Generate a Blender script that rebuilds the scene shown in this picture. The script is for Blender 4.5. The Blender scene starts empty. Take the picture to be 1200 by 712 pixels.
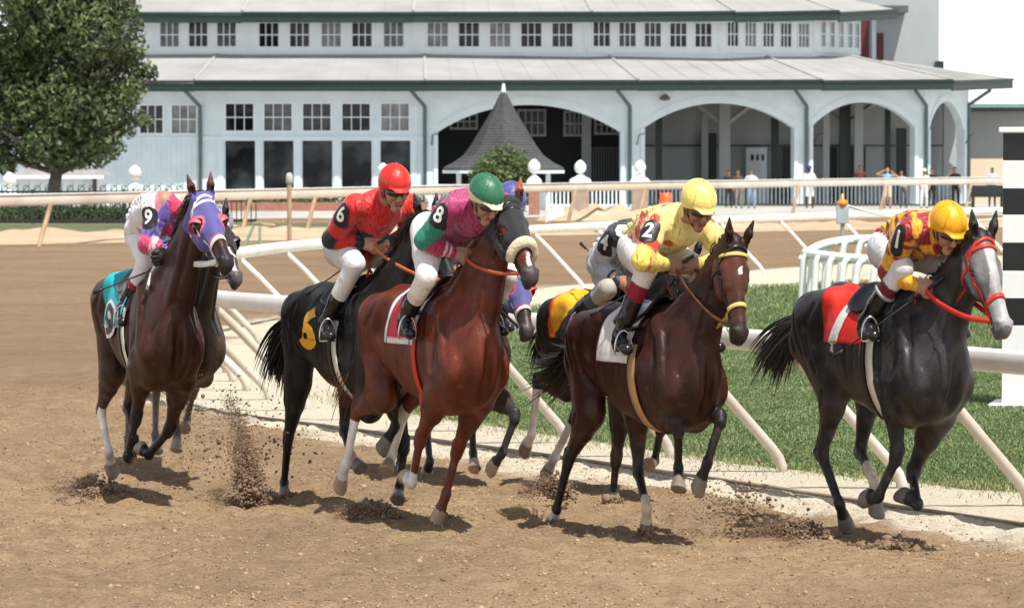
import bpy, bmesh, math, random
import numpy as np
from mathutils import Vector, Matrix
from mathutils.bvhtree import BVHTree

random.seed(7); rng = np.random.default_rng(11)
S = bpy.context.scene
COL = S.collection
PI = math.pi; R = math.radians

# ------------------------------------------------------------------ camera
FPX = 4700.0; CAMH = 2.4; HOR = 177.0
TILT = math.atan((356-HOR)/FPX)
cam_d = bpy.data.cameras.new('camera'); cam = bpy.data.objects.new('camera', cam_d); COL.objects.link(cam)
cam.location = (0, 0, CAMH); cam.rotation_euler = (PI/2-TILT, 0, 0)
cam_d.sensor_width = 36; cam_d.lens = 36*FPX/1200; cam_d.clip_start = .5; cam_d.clip_end = 2000
cam_d.dof.use_dof = True; cam_d.dof.focus_distance = 26.5; cam_d.dof.aperture_fstop = 9
S.camera = cam
S.render.resolution_x = 1024; S.render.resolution_y = 607

# ------------------------------------------------------------------ world, sun, exposure
SUN_DIR = Vector((-.24, .42, -1.0)).normalized()          # the way the light travels
sun_el = math.asin(-SUN_DIR.z); sun_az = math.atan2(-SUN_DIR.x, -SUN_DIR.y)   # clockwise from +Y
W = bpy.data.worlds.new('World'); S.world = W; W.use_nodes = True
nt = W.node_tree; bg = nt.nodes['Background']
sky = nt.nodes.new('ShaderNodeTexSky'); sky.sky_type = 'NISHITA'; sky.sun_disc = False
sky.sun_elevation = sun_el; sky.sun_rotation = sun_az
sky.air_density = 1.0; sky.dust_density = 1.5; sky.ozone_density = 1.0; sky.altitude = 0
hz = nt.nodes.new('ShaderNodeMix'); hz.data_type = 'RGBA'; hz.inputs[7].default_value = (18.5, 18.9, 19.4, 1)   # bright summer haze, thick near the horizon
wtc = nt.nodes.new('ShaderNodeTexCoord'); wsp = nt.nodes.new('ShaderNodeSeparateXYZ'); wmr = nt.nodes.new('ShaderNodeMapRange'); nt.links.new(wtc.outputs['Generated'], wsp.inputs[0]); nt.links.new(wsp.outputs[2], wmr.inputs[0])
wmr.inputs[1].default_value = .08; wmr.inputs[2].default_value = .45; wmr.inputs[3].default_value = .95; wmr.inputs[4].default_value = .14; nt.links.new(wmr.outputs[0], hz.inputs[0])
nt.links.new(sky.outputs[0], hz.inputs[6]); nt.links.new(hz.outputs[2], bg.inputs[0]); bg.inputs[1].default_value = .07
sun_d = bpy.data.lights.new('sun', 'SUN'); sun_d.energy = 5.0; sun_d.angle = R(.55); sun_d.color = (1, .955, .88)
sun = bpy.data.objects.new('sun', sun_d); COL.objects.link(sun)
sun.rotation_euler = SUN_DIR.to_track_quat('-Z', 'Y').to_euler(); sun.location = (8, -20, 50)
S.view_settings.view_transform = 'Standard'; S.view_settings.look = 'None'
S.view_settings.exposure = 0.28; S.view_settings.gamma = 1
S.cycles.max_bounces = 6; S.cycles.use_denoising = True

# ------------------------------------------------------------------ picture -> place
CT, ST = math.cos(TILT), math.sin(TILT)
def ray(px, py):
    x = (px-600)/FPX; u = (356-py)/FPX
    return np.array([x, CT+u*ST, -ST+u*CT])
def at(px, py, Y):
    d = ray(px, py); return np.array([0, 0, CAMH])+d*(Y/d[1])
def ground(px, py, z=0.):
    d = ray(px, py); return np.array([0, 0, CAMH])+d*((z-CAMH)/d[2])
def zat(py, Y): return float(at(600, py, Y)[2])
def xat(px, Y): return (px-600)/FPX*Y/ (CT+0*ST) if False else float(at(px, HOR, Y)[0])

# ------------------------------------------------------------------ materials
def new_mat(name):
    m = bpy.data.materials.new(name); m.use_nodes = True
    n = m.node_tree; return m, n, n.nodes['Principled BSDF']
def rgb(c): return (c[0], c[1], c[2], 1)
def N(n, t, **kw):
    o = n.nodes.new(t)
    for k, v in kw.items():
        if hasattr(o, k): setattr(o, k, v)
        else: o.inputs[k].default_value = v
    return o
MATS = {}
def mat(name, c, rough=.6, var=.12, scale=6., bump=.0, bscale=40., spec=.5, metal=0., coat=0., c2=None, detail=5):
    """plain painted / cloth / stone look: object-space noise drives a slight change of tone, and a fine bump"""
    if name in MATS: return MATS[name]
    m, n, b = new_mat(name); L = n.links.new
    tc = N(n, 'ShaderNodeTexCoord')
    nz = N(n, 'ShaderNodeTexNoise'); nz.inputs['Scale'].default_value = scale; nz.inputs['Detail'].default_value = detail
    L(tc.outputs['Object'], nz.inputs['Vector'])
    mx = N(n, 'ShaderNodeMix'); mx.data_type = 'RGBA'
    a = c2 if c2 else tuple(max(0, v*(1-var*1.6)) for v in c)
    d = c if c2 else tuple(min(1, v*(1+var*.8)) for v in c)
    mx.inputs[6].default_value = rgb(a); mx.inputs[7].default_value = rgb(d)
    rp = N(n, 'ShaderNodeMapRange'); rp.inputs[1].default_value = .3; rp.inputs[2].default_value = .7
    L(nz.outputs[0], rp.inputs[0]); L(rp.outputs[0], mx.inputs[0]); L(mx.outputs[2], b.inputs['Base Color'])
    b.inputs['Roughness'].default_value = rough; b.inputs['Specular IOR Level'].default_value = spec
    b.inputs['Metallic'].default_value = metal; b.inputs['Coat Weight'].default_value = coat
    if bump:
        n2 = N(n, 'ShaderNodeTexNoise'); n2.inputs['Scale'].default_value = bscale; n2.inputs['Detail'].default_value = 4
        L(tc.outputs['Object'], n2.inputs['Vector'])
        bp = N(n, 'ShaderNodeBump'); bp.inputs['Strength'].default_value = bump; bp.inputs['Distance'].default_value = .02
        L(n2.outputs[0], bp.inputs['Height']); L(bp.outputs[0], b.inputs['Normal'])
    MATS[name] = m; return m
def vmat(name, rough=.5, spec=.5, bump=0., bscale=60., var=.15, vscale=9., coat=0., sheen=0., coat_rough=.3, wrinkle=0., wscale=14.):
    """colours from the mesh's own colour attribute (markings, patches, patterned cloth)"""
    if name in MATS: return MATS[name]
    m, n, b = new_mat(name); L = n.links.new
    at_ = N(n, 'ShaderNodeAttribute'); at_.attribute_name = 'Col'
    tc = N(n, 'ShaderNodeTexCoord')
    nz = N(n, 'ShaderNodeTexNoise'); nz.inputs['Scale'].default_value = vscale; nz.inputs['Detail'].default_value = 6
    L(tc.outputs['Object'], nz.inputs['Vector'])
    rp = N(n, 'ShaderNodeMapRange'); rp.inputs[1].default_value = .3; rp.inputs[2].default_value = .7
    rp.inputs[3].default_value = 1-var; rp.inputs[4].default_value = 1+var
    L(nz.outputs[0], rp.inputs[0])
    mu = N(n, 'ShaderNodeVectorMath', operation='SCALE'); L(at_.outputs['Color'], mu.inputs[0]); L(rp.outputs[0], mu.inputs['Scale'])
    L(mu.outputs[0], b.inputs['Base Color'])
    b.inputs['Roughness'].default_value = rough; b.inputs['Specular IOR Level'].default_value = spec
    b.inputs['Coat Weight'].default_value = coat; b.inputs['Coat Roughness'].default_value = coat_rough
    b.inputs['Sheen Weight'].default_value = sheen
    last = None
    if wrinkle:
        mp = N(n, 'ShaderNodeMapping'); mp.inputs['Scale'].default_value = (1, 1, .45); L(tc.outputs['Object'], mp.inputs[0])
        n3 = N(n, 'ShaderNodeTexNoise'); n3.inputs['Scale'].default_value = wscale; n3.inputs['Detail'].default_value = 2; n3.inputs['Distortion'].default_value = .8
        L(mp.outputs[0], n3.inputs['Vector'])
        b3 = N(n, 'ShaderNodeBump'); b3.inputs['Strength'].default_value = wrinkle; b3.inputs['Distance'].default_value = .05
        L(n3.outputs[0], b3.inputs['Height']); last = b3
    if bump:
        n2 = N(n, 'ShaderNodeTexNoise'); n2.inputs['Scale'].default_value = bscale; n2.inputs['Detail'].default_value = 4
        L(tc.outputs['Object'], n2.inputs['Vector'])
        bp = N(n, 'ShaderNodeBump'); bp.inputs['Strength'].default_value = bump; bp.inputs['Distance'].default_value = .01
        L(n2.outputs[0], bp.inputs['Height'])
        if last: L(last.outputs[0], bp.inputs['Normal'])
        last = bp
    if last: L(last.outputs[0], b.inputs['Normal'])
    MATS[name] = m; return m

# ------------------------------------------------------------------ objects
def tag(o, label=None, cat=None, group=None, kind=None):
    if label: o['label'] = label
    if cat: o['category'] = cat
    if group: o['group'] = group
    if kind: o['kind'] = kind
    return o
def empty(name, loc=(0, 0, 0), rz=0, label=None, cat=None, group=None):
    o = bpy.data.objects.new(name, None); COL.objects.link(o); o.empty_display_size = .3
    o.location = loc; o.rotation_euler = (0, 0, rz); return tag(o, label, cat, group)
def link(name, me, m=None, parent=None, smooth=False):
    if m is not None: me.materials.append(m)
    if smooth: me.polygons.foreach_set('use_smooth', [True]*len(me.polygons))
    o = bpy.data.objects.new(name, me); COL.objects.link(o)
    if parent is not None: o.parent = parent
    return o
def np_mesh(name, V, F, cols=None):
    """F: (n,3) or (n,4) array, or list of arrays"""
    me = bpy.data.meshes.new(name); V = np.asarray(V, np.float32); F = [np.asarray(f, np.int32) for f in (F if isinstance(F, list) else [F]) if len(f)]
    me.vertices.add(len(V)); me.vertices.foreach_set('co', V.ravel())
    nl = sum(f.size for f in F); npoly = sum(len(f) for f in F)
    me.loops.add(nl); me.polygons.add(npoly)
    me.loops.foreach_set('vertex_index', np.concatenate([f.ravel() for f in F]))
    tot = np.concatenate([np.full(len(f), f.shape[1], np.int32) for f in F])
    st = np.concatenate([[0], np.cumsum(tot)[:-1]]).astype(np.int32)
    me.polygons.foreach_set('loop_start', st)
    me.update(calc_edges=True); me.validate()
    if cols is not None: set_cols(me, cols)
    return me
def set_cols(me, cols):
    a = me.color_attributes.new('Col', 'FLOAT_COLOR', 'POINT')
    c = np.ones((len(me.vertices), 4), np.float32); c[:, :3] = cols; a.data.foreach_set('color', c.ravel())
def copy_tree(o, parent=None):
    c = o.copy(); COL.objects.link(c)
    if parent is not None: c.parent = parent
    for ch in [x for x in o.children]: copy_tree(ch, c)
    return c

class MB:
    """collects plain solids into one mesh"""
    def __init__(s): s.v = []; s.f = []
    def add(s, V, F):
        o = len(s.v); s.v += [tuple(map(float, p)) for p in V]; s.f += [tuple(i+o for i in f) for f in F]
    def box(s, lo, hi, M=None):
        (a, b, c), (d, e, f) = lo, hi
        V = [(a, b, c), (d, b, c), (d, e, c), (a, e, c), (a, b, f), (d, b, f), (d, e, f), (a, e, f)]
        if M is not None: V = [M @ Vector(p) for p in V]
        s.add(V, [(0, 3, 2, 1), (4, 5, 6, 7), (0, 1, 5, 4), (1, 2, 6, 5), (2, 3, 7, 6), (3, 0, 4, 7)])
    def tube(s, pts, r, n=8, caps=True):
        pts = [Vector(p) for p in pts]; rr = r if hasattr(r, '__len__') else [r]*len(pts)
        V = []; up = None
        for i, p in enumerate(pts):
            t = (pts[min(i+1, len(pts)-1)]-pts[max(i-1, 0)])
            t = t.normalized() if t.length > 1e-9 else Vector((0, 0, 1))
            if up is None: up = Vector((0, 0, 1)) if abs(t.z) < .9 else Vector((1, 0, 0))
            a = up-t*up.dot(t)
            if a.length < 1e-4: a = t.orthogonal()
            a.normalize(); up = a; b = t.cross(a)
            for k in range(n):
                w = 2*PI*k/n; V.append(p+(a*math.cos(w)+b*math.sin(w))*rr[i])
        F = [(i*n+k, i*n+(k+1) % n, (i+1)*n+(k+1) % n, (i+1)*n+k) for i in range(len(pts)-1) for k in range(n)]
        if caps: F += [tuple(range(n))[::-1], tuple(range((len(pts)-1)*n, len(pts)*n))]
        s.add(V, F)
    def lathe(s, prof, c=(0, 0, 0), n=20):
        V = [(c[0]+r*math.cos(2*PI*k/n), c[1]+r*math.sin(2*PI*k/n), c[2]+z) for r, z in prof for k in range(n)]
        F = [(i*n+k, i*n+(k+1) % n, (i+1)*n+(k+1) % n, (i+1)*n+k) for i in range(len(prof)-1) for k in range(n)]
        F += [tuple(range(n))[::-1], tuple(range((len(prof)-1)*n, len(prof)*n))]
        s.add(V, F)
    def prism(s, poly, fr, d0, d1):
        """poly in (u,z), fr(u,z,n) -> point"""
        n = len(poly); V = [fr(u, z, d0) for u, z in poly]+[fr(u, z, d1) for u, z in poly]
        F = [tuple(range(n)), tuple(range(n, 2*n))[::-1]]+[(i, i+n, (i+1) % n+n, (i+1) % n) for i in range(n)]
        s.add(V, F)
    def fbox(s, fr, u0, u1, z0, z1, n0, n1): s.prism([(u0, z0), (u1, z0), (u1, z1), (u0, z1)], fr, n0, n1)
    def build(s, name, m, parent=None, smooth=False, bevel=0):
        me = bpy.data.meshes.new(name); me.from_pydata(s.v, [], s.f)
        bm = bmesh.new(); bm.from_mesh(me); bmesh.ops.recalc_face_normals(bm, faces=bm.faces)
        if bevel: bmesh.ops.bevel(bm, geom=bm.edges[:], offset=bevel, segments=1, affect='EDGES', profile=.5)
        bm.to_mesh(me); bm.free(); me.update()
        return link(name, me, m, parent, smooth)

# ------------------------------------------------------------------ blended bodies on a grid
class Field:
    def __init__(s, lo, hi, h):
        s.lo = np.array(lo, np.float32); s.h = h
        s.n = np.ceil((np.array(hi)-s.lo)/h).astype(int)+1
        s.D = np.full(s.n, .3, np.float32)
        s.ax = [s.lo[i]+h*np.arange(s.n[i], dtype=np.float32) for i in range(3)]
    def _sl(s, lo, hi, m):
        i0 = np.maximum(np.floor((np.array(lo)-m-s.lo)/s.h).astype(int), 0)
        i1 = np.minimum(np.ceil((np.array(hi)+m-s.lo)/s.h).astype(int)+1, s.n)
        if (i1 <= i0).any(): return None
        return tuple(slice(a, b) for a, b in zip(i0, i1))
    def _xyz(s, sl):
        return (s.ax[0][sl[0]][:, None, None], s.ax[1][sl[1]][None, :, None], s.ax[2][sl[2]][None, None, :])
    def _mix(s, sl, d, k, sub):
        D = s.D[sl]
        if sub:
            hh = np.clip(.5-.5*(D+d)/k, 0, 1); s.D[sl] = D*(1-hh)-d*hh+k*hh*(1-hh)
        else:
            hh = np.clip(.5+.5*(D-d)/k, 0, 1); s.D[sl] = D*(1-hh)+d*hh-k*hh*(1-hh)
    def bone(s, a, b, ra, rb=None, k=.02, side=None, wa=1., wb=None, sub=False, cut=None):
        a = np.asarray(a, np.float32); b = np.asarray(b, np.float32); rb = ra if rb is None else rb; wb = wa if wb is None else wb
        m = max(ra, rb)*max(1, wa, wb)+k+2*s.h
        sl = s._sl(np.minimum(a, b), np.maximum(a, b), m)
        if sl is None: return
        X, Y, Z = s._xyz(sl); ab = b-a; L2 = float(ab @ ab)
        px, py, pz = X-a[0], Y-a[1], Z-a[2]
        t = np.clip((px*ab[0]+py*ab[1]+pz*ab[2])/L2, 0, 1) if L2 > 1e-10 else np.zeros(np.broadcast(X, Y, Z).shape, np.float32)
        px = px-t*ab[0]; py = py-t*ab[1]; pz = pz-t*ab[2]
        r = ra+(rb-ra)*t
        q2 = px*px+py*py+pz*pz
        if side is not None:
            sd = np.asarray(side, np.float32); w = wa+(wb-wa)*t
            ds = px*sd[0]+py*sd[1]+pz*sd[2]; q2 = np.maximum(q2-ds*ds, 0)
            q = np.sqrt(q2+(ds/w)**2)
            q0 = np.sqrt(q2+ds*ds)+1e-6                         # scale back to a true-ish distance
            d = (q-r)*np.clip(q0/np.maximum(q, 1e-6), .3, 1.6)
        else: d = np.sqrt(q2)-r
        if cut is not None:                                      # flat end: plane point, outward normal
            c, nn = np.asarray(cut[0], np.float32), np.asarray(cut[1], np.float32)
            d = np.maximum(d, (X-c[0])*nn[0]+(Y-c[1])*nn[1]+(Z-c[2])*nn[2])
        s._mix(sl, d.astype(np.float32), k, sub)
    def ball(s, c, r, k=.02, sub=False): s.bone(c, c, r, r, k, sub=sub)
    def ell(s, c, M, rad, k=.02, sub=False):
        """ellipsoid; M rows = its three axes"""
        c = np.asarray(c, np.float32); M = np.asarray(M, np.float32); rad = np.asarray(rad, np.float32)
        sl = s._sl(c, c, float(rad.max())+k+2*s.h)
        if sl is None: return
        X, Y, Z = s._xyz(sl); X = X-c[0]; Y = Y-c[1]; Z = Z-c[2]
        q = [X*M[i][0]+Y*M[i][1]+Z*M[i][2] for i in range(3)]
        k0 = np.sqrt(sum((q[i]/rad[i])**2 for i in range(3))); k1 = np.sqrt(sum((q[i]/rad[i]**2)**2 for i in range(3)))+1e-6
        s._mix(sl, (k0*(k0-1)/k1).astype(np.float32), k, sub)
    def mesh(s, name):
        D = s.D; neg = D < 0
        c = np.zeros(np.array(D.shape)-1, np.int8)
        for i in (0, 1):
            for j in (0, 1):
                for k in (0, 1): c += neg[i:D.shape[0]-1+i, j:D.shape[1]-1+j, k:D.shape[2]-1+k]
        I = np.argwhere((c > 0) & (c < 8))
        idx = -np.ones(c.shape, np.int32); idx[I[:, 0], I[:, 1], I[:, 2]] = np.arange(len(I))
        acc = np.zeros((len(I), 3)); cnt = np.zeros(len(I))
        def val(o): return D[I[:, 0]+o[0], I[:, 1]+o[1], I[:, 2]+o[2]]
        for axn in range(3):
            o1, o2 = [q for q in range(3) if q != axn]
            for u in (0, 1):
                for v in (0, 1):
                    a = [0, 0, 0]; a[o1] = u; a[o2] = v; b = list(a); b[axn] = 1
                    va, vb = val(a), val(b); cr = (va < 0) != (vb < 0)
                    t = np.where(cr, va/(va-vb+1e-12), 0)
                    p = np.tile(np.array(a, float), (len(I), 1)); p[:, axn] += t
                    acc[cr] += p[cr]; cnt[cr] += 1
        V = s.lo+(I+acc/cnt[:, None])*s.h
        Q = []
        for axn in range(3):
            o1, o2 = [(1, 2), (2, 0), (0, 1)][axn]
            sa = [slice(None)]*3; sb = [slice(None)]*3; sa[axn] = slice(0, -1); sb[axn] = slice(1, None)
            A, B = neg[tuple(sa)], neg[tuple(sb)]; E = np.argwhere(A != B); E = E[(E[:, o1] > 0) & (E[:, o2] > 0)]
            E = E[(E[:, o1] < D.shape[o1]-1) & (E[:, o2] < D.shape[o2]-1)]
            def cell(d1, d2):
                e = E.copy(); e[:, o1] -= d1; e[:, o2] -= d2; return idx[e[:, 0], e[:, 1], e[:, 2]]
            q = np.stack([cell(1, 1), cell(0, 1), cell(0, 0), cell(1, 0)], 1)
            fl = A[E[:, 0], E[:, 1], E[:, 2]]
            q[~fl] = q[~fl][:, ::-1]; Q.append(q)
        Q = np.concatenate(Q); Q = Q[(Q >= 0).all(1)]
        return V, Q
    def at(s, P):
        """trilinear-free lookup of the nearest sample"""
        i = np.clip(np.rint((np.asarray(P)-s.lo)/s.h).astype(int), 0, s.n-1); return s.D[i[:, 0], i[:, 1], i[:, 2]]
def nrm(v): v = np.asarray(v, float); return v/(np.linalg.norm(v)+1e-12)
def lerp(a, b, t): return np.asarray(a, float)*(1-t)+np.asarray(b, float)*t
def segdist(V, a, b):
    a = np.asarray(a, float); b = np.asarray(b, float); ab = b-a
    t = np.clip((V-a) @ ab/(ab @ ab+1e-12), 0, 1); return np.linalg.norm(V-(a+t[:, None]*ab), axis=1), t
def catmull(P, n=8):
    P = [np.asarray(p, float) for p in P]; out = []
    Q = [2*P[0]-P[1]]+P+[2*P[-1]-P[-2]]
    for i in range(1, len(Q)-2):
        for j in range(n):
            t = j/n; a, b, c, d = Q[i-1:i+3]
            out.append(.5*((2*b)+(-a+c)*t+(2*a-5*b+4*c-d)*t*t+(-a+3*b-3*c+d)*t**3))
    out.append(P[-1]); return out
def resample(P, step=None, n=None):
    P = np.array(P); s = np.concatenate([[0], np.cumsum(np.linalg.norm(np.diff(P, axis=0), axis=1))])
    n = n or max(2, int(round(s[-1]/step))+1); q = np.linspace(0, s[-1], n)
    return np.stack([np.interp(q, s, P[:, i]) for i in range(P.shape[1])], 1)
# ================================================================== ground
def ground_mat(name, c1, c2, c3, s1=2.2, s2=26., bump=.6, bd=.03, rough=.95, stretch=(1, 1, 1), sand=None):
    m, n, b = new_mat(name); L = n.links.new
    tc = N(n, 'ShaderNodeTexCoord'); mp = N(n, 'ShaderNodeMapping'); mp.inputs['Scale'].default_value = stretch; L(tc.outputs['Object'], mp.inputs[0])
    a = N(n, 'ShaderNodeTexNoise'); a.inputs['Scale'].default_value = s1; a.inputs['Detail'].default_value = 6
    f = N(n, 'ShaderNodeTexNoise'); f.inputs['Scale'].default_value = s2; f.inputs['Detail'].default_value = 5; f.inputs['Roughness'].default_value = .7
    w = N(n, 'ShaderNodeTexNoise'); w.inputs['Scale'].default_value = .35; w.inputs['Detail'].default_value = 3
    for q in (a, f): L(mp.outputs[0], q.inputs['Vector'])
    L(tc.outputs['Object'], w.inputs['Vector'])
    m1 = N(n, 'ShaderNodeMix'); m1.data_type = 'RGBA'; m1.inputs[6].default_value = rgb(c1); m1.inputs[7].default_value = rgb(c2)
    r1 = N(n, 'ShaderNodeMapRange'); r1.inputs[1].default_value = .35; r1.inputs[2].default_value = .65; L(a.outputs[0], r1.inputs[0]); L(r1.outputs[0], m1.inputs[0])
    m2 = N(n, 'ShaderNodeMix'); m2.data_type = 'RGBA'; L(m1.outputs[2], m2.inputs[6]); m2.inputs[7].default_value = rgb(c3)
    r2 = N(n, 'ShaderNodeMapRange'); r2.inputs[1].default_value = .52; r2.inputs[2].default_value = .72; r2.inputs[4].default_value = .85; L(f.outputs[0], r2.inputs[0]); L(r2.outputs[0], m2.inputs[0])
    m3 = N(n, 'ShaderNodeMix'); m3.data_type = 'RGBA'; m3.blend_type = 'MULTIPLY'; m3.inputs[0].default_value = 1; L(m2.outputs[2], m3.inputs[6])
    r3 = N(n, 'ShaderNodeMapRange'); r3.inputs[1].default_value = .3; r3.inputs[2].default_value = .7; r3.inputs[3].default_value = .82; r3.inputs[4].default_value = 1.1
    L(w.outputs[0], r3.inputs[0]); L(r3.outputs[0], m3.inputs[7]); w.inputs['Distortion'].default_value = .6
    if sand:
        av = N(n, 'ShaderNodeAttribute'); av.attribute_name = 'Col'; ms = N(n, 'ShaderNodeMix'); ms.data_type = 'RGBA'; ms2 = N(n, 'ShaderNodeMix'); ms2.data_type = 'RGBA'
        ms2.inputs[6].default_value = rgb(sand[0]); ms2.inputs[7].default_value = rgb(sand[1]); L(r2.outputs[0], ms2.inputs[0])
        sc = N(n, 'ShaderNodeSeparateColor'); L(av.outputs['Color'], sc.inputs[0]); mg = N(n, 'ShaderNodeMix'); mg.data_type = 'RGBA'; mg.inputs[7].default_value = (.12, .19, .06, 1)
        L(sc.outputs[0], ms.inputs[0]); mf = N(n, 'ShaderNodeMix'); mf.data_type = 'RGBA'; mf.blend_type = 'MULTIPLY'; mf.inputs[7].default_value = (.78, .77, .77, 1); L(sc.outputs[2], mf.inputs[0]); L(m3.outputs[2], mf.inputs[6]); L(mf.outputs[2], ms.inputs[6]);
        vo = N(n, 'ShaderNodeTexVoronoi'); vo.inputs['Scale'].default_value = 34.; wv = N(n, 'ShaderNodeTexNoise'); wv.inputs['Scale'].default_value = 70.; wv.inputs['Detail'].default_value = 6; wv.inputs['Roughness'].default_value = .75
        L(tc.outputs['Object'], vo.inputs['Vector']); L(tc.outputs['Object'], wv.inputs['Vector']); fine = (vo, wv); L(ms2.outputs[2], ms.inputs[7]); L(ms.outputs[2], mg.inputs[6]); L(sc.outputs[1], mg.inputs[0]); L(mg.outputs[2], b.inputs['Base Color'])
    else: L(m3.outputs[2], b.inputs['Base Color'])
    b.inputs['Roughness'].default_value = rough; b.inputs['Specular IOR Level'].default_value = .15
    ad = N(n, 'ShaderNodeMath', operation='ADD'); ml = N(n, 'ShaderNodeMath', operation='MULTIPLY'); ml.inputs[1].default_value = 2.2
    L(a.outputs[0], ml.inputs[0]); L(ml.outputs[0], ad.inputs[0]); L(f.outputs[0], ad.inputs[1])
    bp = N(n, 'ShaderNodeBump'); bp.inputs['Strength'].default_value = bump; bp.inputs['Distance'].default_value = bd
    L(ad.outputs[0], bp.inputs['Height']); L(bp.outputs[0], b.inputs['Normal'])
    if sand:
        b2 = N(n, 'ShaderNodeBump'); b2.invert = True; b2.inputs['Strength'].default_value = .8; b2.inputs['Distance'].default_value = .022; L(fine[0].outputs['Distance'], b2.inputs['Height']); L(bp.outputs[0], b2.inputs['Normal'])
        b3 = N(n, 'ShaderNodeBump'); b3.inputs['Strength'].default_value = 1.; b3.inputs['Distance'].default_value = .02; L(fine[1].outputs[0], b3.inputs['Height']); L(b2.outputs[0], b3.inputs['Normal']); L(b3.outputs[0], b.inputs['Normal'])
    return m
M_DIRT = ground_mat('track_dirt', (.42, .285, .165), (.54, .375, .225), (.20, .13, .075), 5., 30., 1., .06, sand=((.88, .79, .62), (.60, .49, .34)))
M_SAND = ground_mat('pale_sand', (.66, .56, .42), (.74, .65, .50), (.50, .41, .29), 4., 22., .5, .03)
M_FAR = ground_mat('far_track_dirt', (.34, .23, .14), (.42, .29, .185), (.28, .185, .11), 1.2, 5., .25, .04, stretch=(.5, 1, 1))
M_GRASS = ground_mat('infield_turf', (.15, .215, .08), (.21, .28, .11), (.10, .15, .055), 3., 45., .6, .04)
M_PAVE = ground_mat('grey_paving', (.42, .40, .37), (.5, .48, .44), (.34, .32, .3), .8, 5., .1, .01)

def undul(x, y):
    """shallow ruts, hoof pocks and clods of the worked dirt"""
    return 0
def fbm(x, y, seed, octs):
    """cheap value noise on arrays"""
    g = np.random.default_rng(seed); out = np.zeros_like(x)
    for f, a in octs:
        T = g.random((256, 256)); u = x*f; v = y*f
        i = np.floor(u).astype(int); j = np.floor(v).astype(int); fu = u-i; fv = v-j
        fu = fu*fu*(3-2*fu); fv = fv*fv*(3-2*fv); i &= 255; j &= 255; i1 = (i+1) & 255; j1 = (j+1) & 255
        out += a*((T[i, j]*(1-fu)+T[i1, j]*fu)*(1-fv)+(T[i, j1]*(1-fu)+T[i1, j1]*fu)*fv-.5)
    return out
def dirt_z(x, y):
    x = np.asarray(x, float); y = np.asarray(y, float)
    u = x*.88+y*.47; v = -x*.47+y*.88
    return fbm(x, y, 5, [(.9, .045), (2.7, .035), (6.5, .036), (14, .030)])+fbm(u*3.2, v*.35, 6, [(1, .04), (2.3, .032)])+fbm(x, y, 8, [(4.2, .07)])*(fbm(x, y, 9, [(.35, 1.)]) > .05)
# ------------------------------------------------------------------ the inside rail and what it encloses
RAIL_H = 1.05
rail_px = [(1480, 449), (1330, 436), (1200, 425), (1020, 410.5), (840, 395), (600, 376), (400, 361), (255, 350), (190, 338), (165, 323), (190, 309),
           (275, 297), (385, 285), (640, 268), (940, 254), (1190, 246), (1420, 240)]
rail_pts = resample(catmull([ground(x, y, RAIL_H)[:2] for x, y in rail_px], 12), .15)
rt = np.gradient(rail_pts, axis=0); rt /= np.linalg.norm(rt, axis=1)[:, None]
rn = np.stack([rt[:, 1], -rt[:, 0]], 1)                   # towards the infield
# smooth the normal round the bend
for _ in range(20): rn[1:-1] = (rn[:-2]+rn[1:-1]*2+rn[2:])/4
rn /= np.linalg.norm(rn, axis=1)[:, None]

# the turf, one polygon from the near edge round the tip to the far edge
gp = [(1600, 616), (1300, 590), (1200, 578), (1000, 558), (860, 542), (700, 518), (560, 496), (480, 485), (436, 480), (422, 468), (432, 450), (470, 425), (530, 390),
      (650, 357), (900, 336), (1200, 323), (1600, 310)]
gpts = np.array(resample(catmull([ground(x, y)[:2] for x, y in gp], 8), .4))
jn = fbm(gpts[:, 0], gpts[:, 1], 21, [(1.1, .15), (3, .12)]); gpts[:, 0] += jn

def point_in(P, poly):
    x, y = P[:, 0], P[:, 1]; c = np.zeros(len(P), bool); n = len(poly); j = n-1
    for i in range(n):
        xi, yi = poly[i]; xj, yj = poly[j]
        m = ((yi > y) != (yj > y)) & (x < (xj-xi)*(y-yi)/(yj-yi+1e-12)+xi); c ^= m; j = i
    return c
def sand_mask(V):
    """how much pale sand lies on the dirt: the verge under the rail and all the ground inside it"""
    P = V[:, :2]; near = (P[:, 1] < 112) & (np.abs(P[:, 0]) < 14); out = np.zeros(len(P)); ii = np.where(near)[0]; Q = P[ii]
    rp = rail_pts[::3]; best = np.full(len(Q), 1e9)
    for k in range(0, len(rp), 1): best = np.minimum(best, (Q[:, 0]-rp[k, 0])**2+(Q[:, 1]-rp[k, 1])**2)
    d = np.sqrt(best); ins = point_in(Q, [tuple(p) for p in rp]); sd_ = np.where(ins, -d, d)
    nz = fbm(Q[:, 0], Q[:, 1], 41, [(.5, .5), (1.4, .4), (4, .35), (11, .3)])
    lim = np.interp(Q[:, 1], [30, 35, 40], [1.0, .75, .15]); lim = np.where(Q[:, 1] > 52, .7, lim); out[ii] = np.clip((lim-sd_+nz*.9)/.5, 0, 1); gr = np.zeros(len(P)); i3 = ii[ins]; gr[i3] = point_in(P[i3], gpts)*1.
    far = (P[:, 1] < 140) & (P[:, 0] >= 13.5) & (P[:, 1] > 20) & (P[:, 1] < 100); return np.stack([out, gr, np.clip((P[:, 1]-30)/14, 0, 1)], 1)
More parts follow.
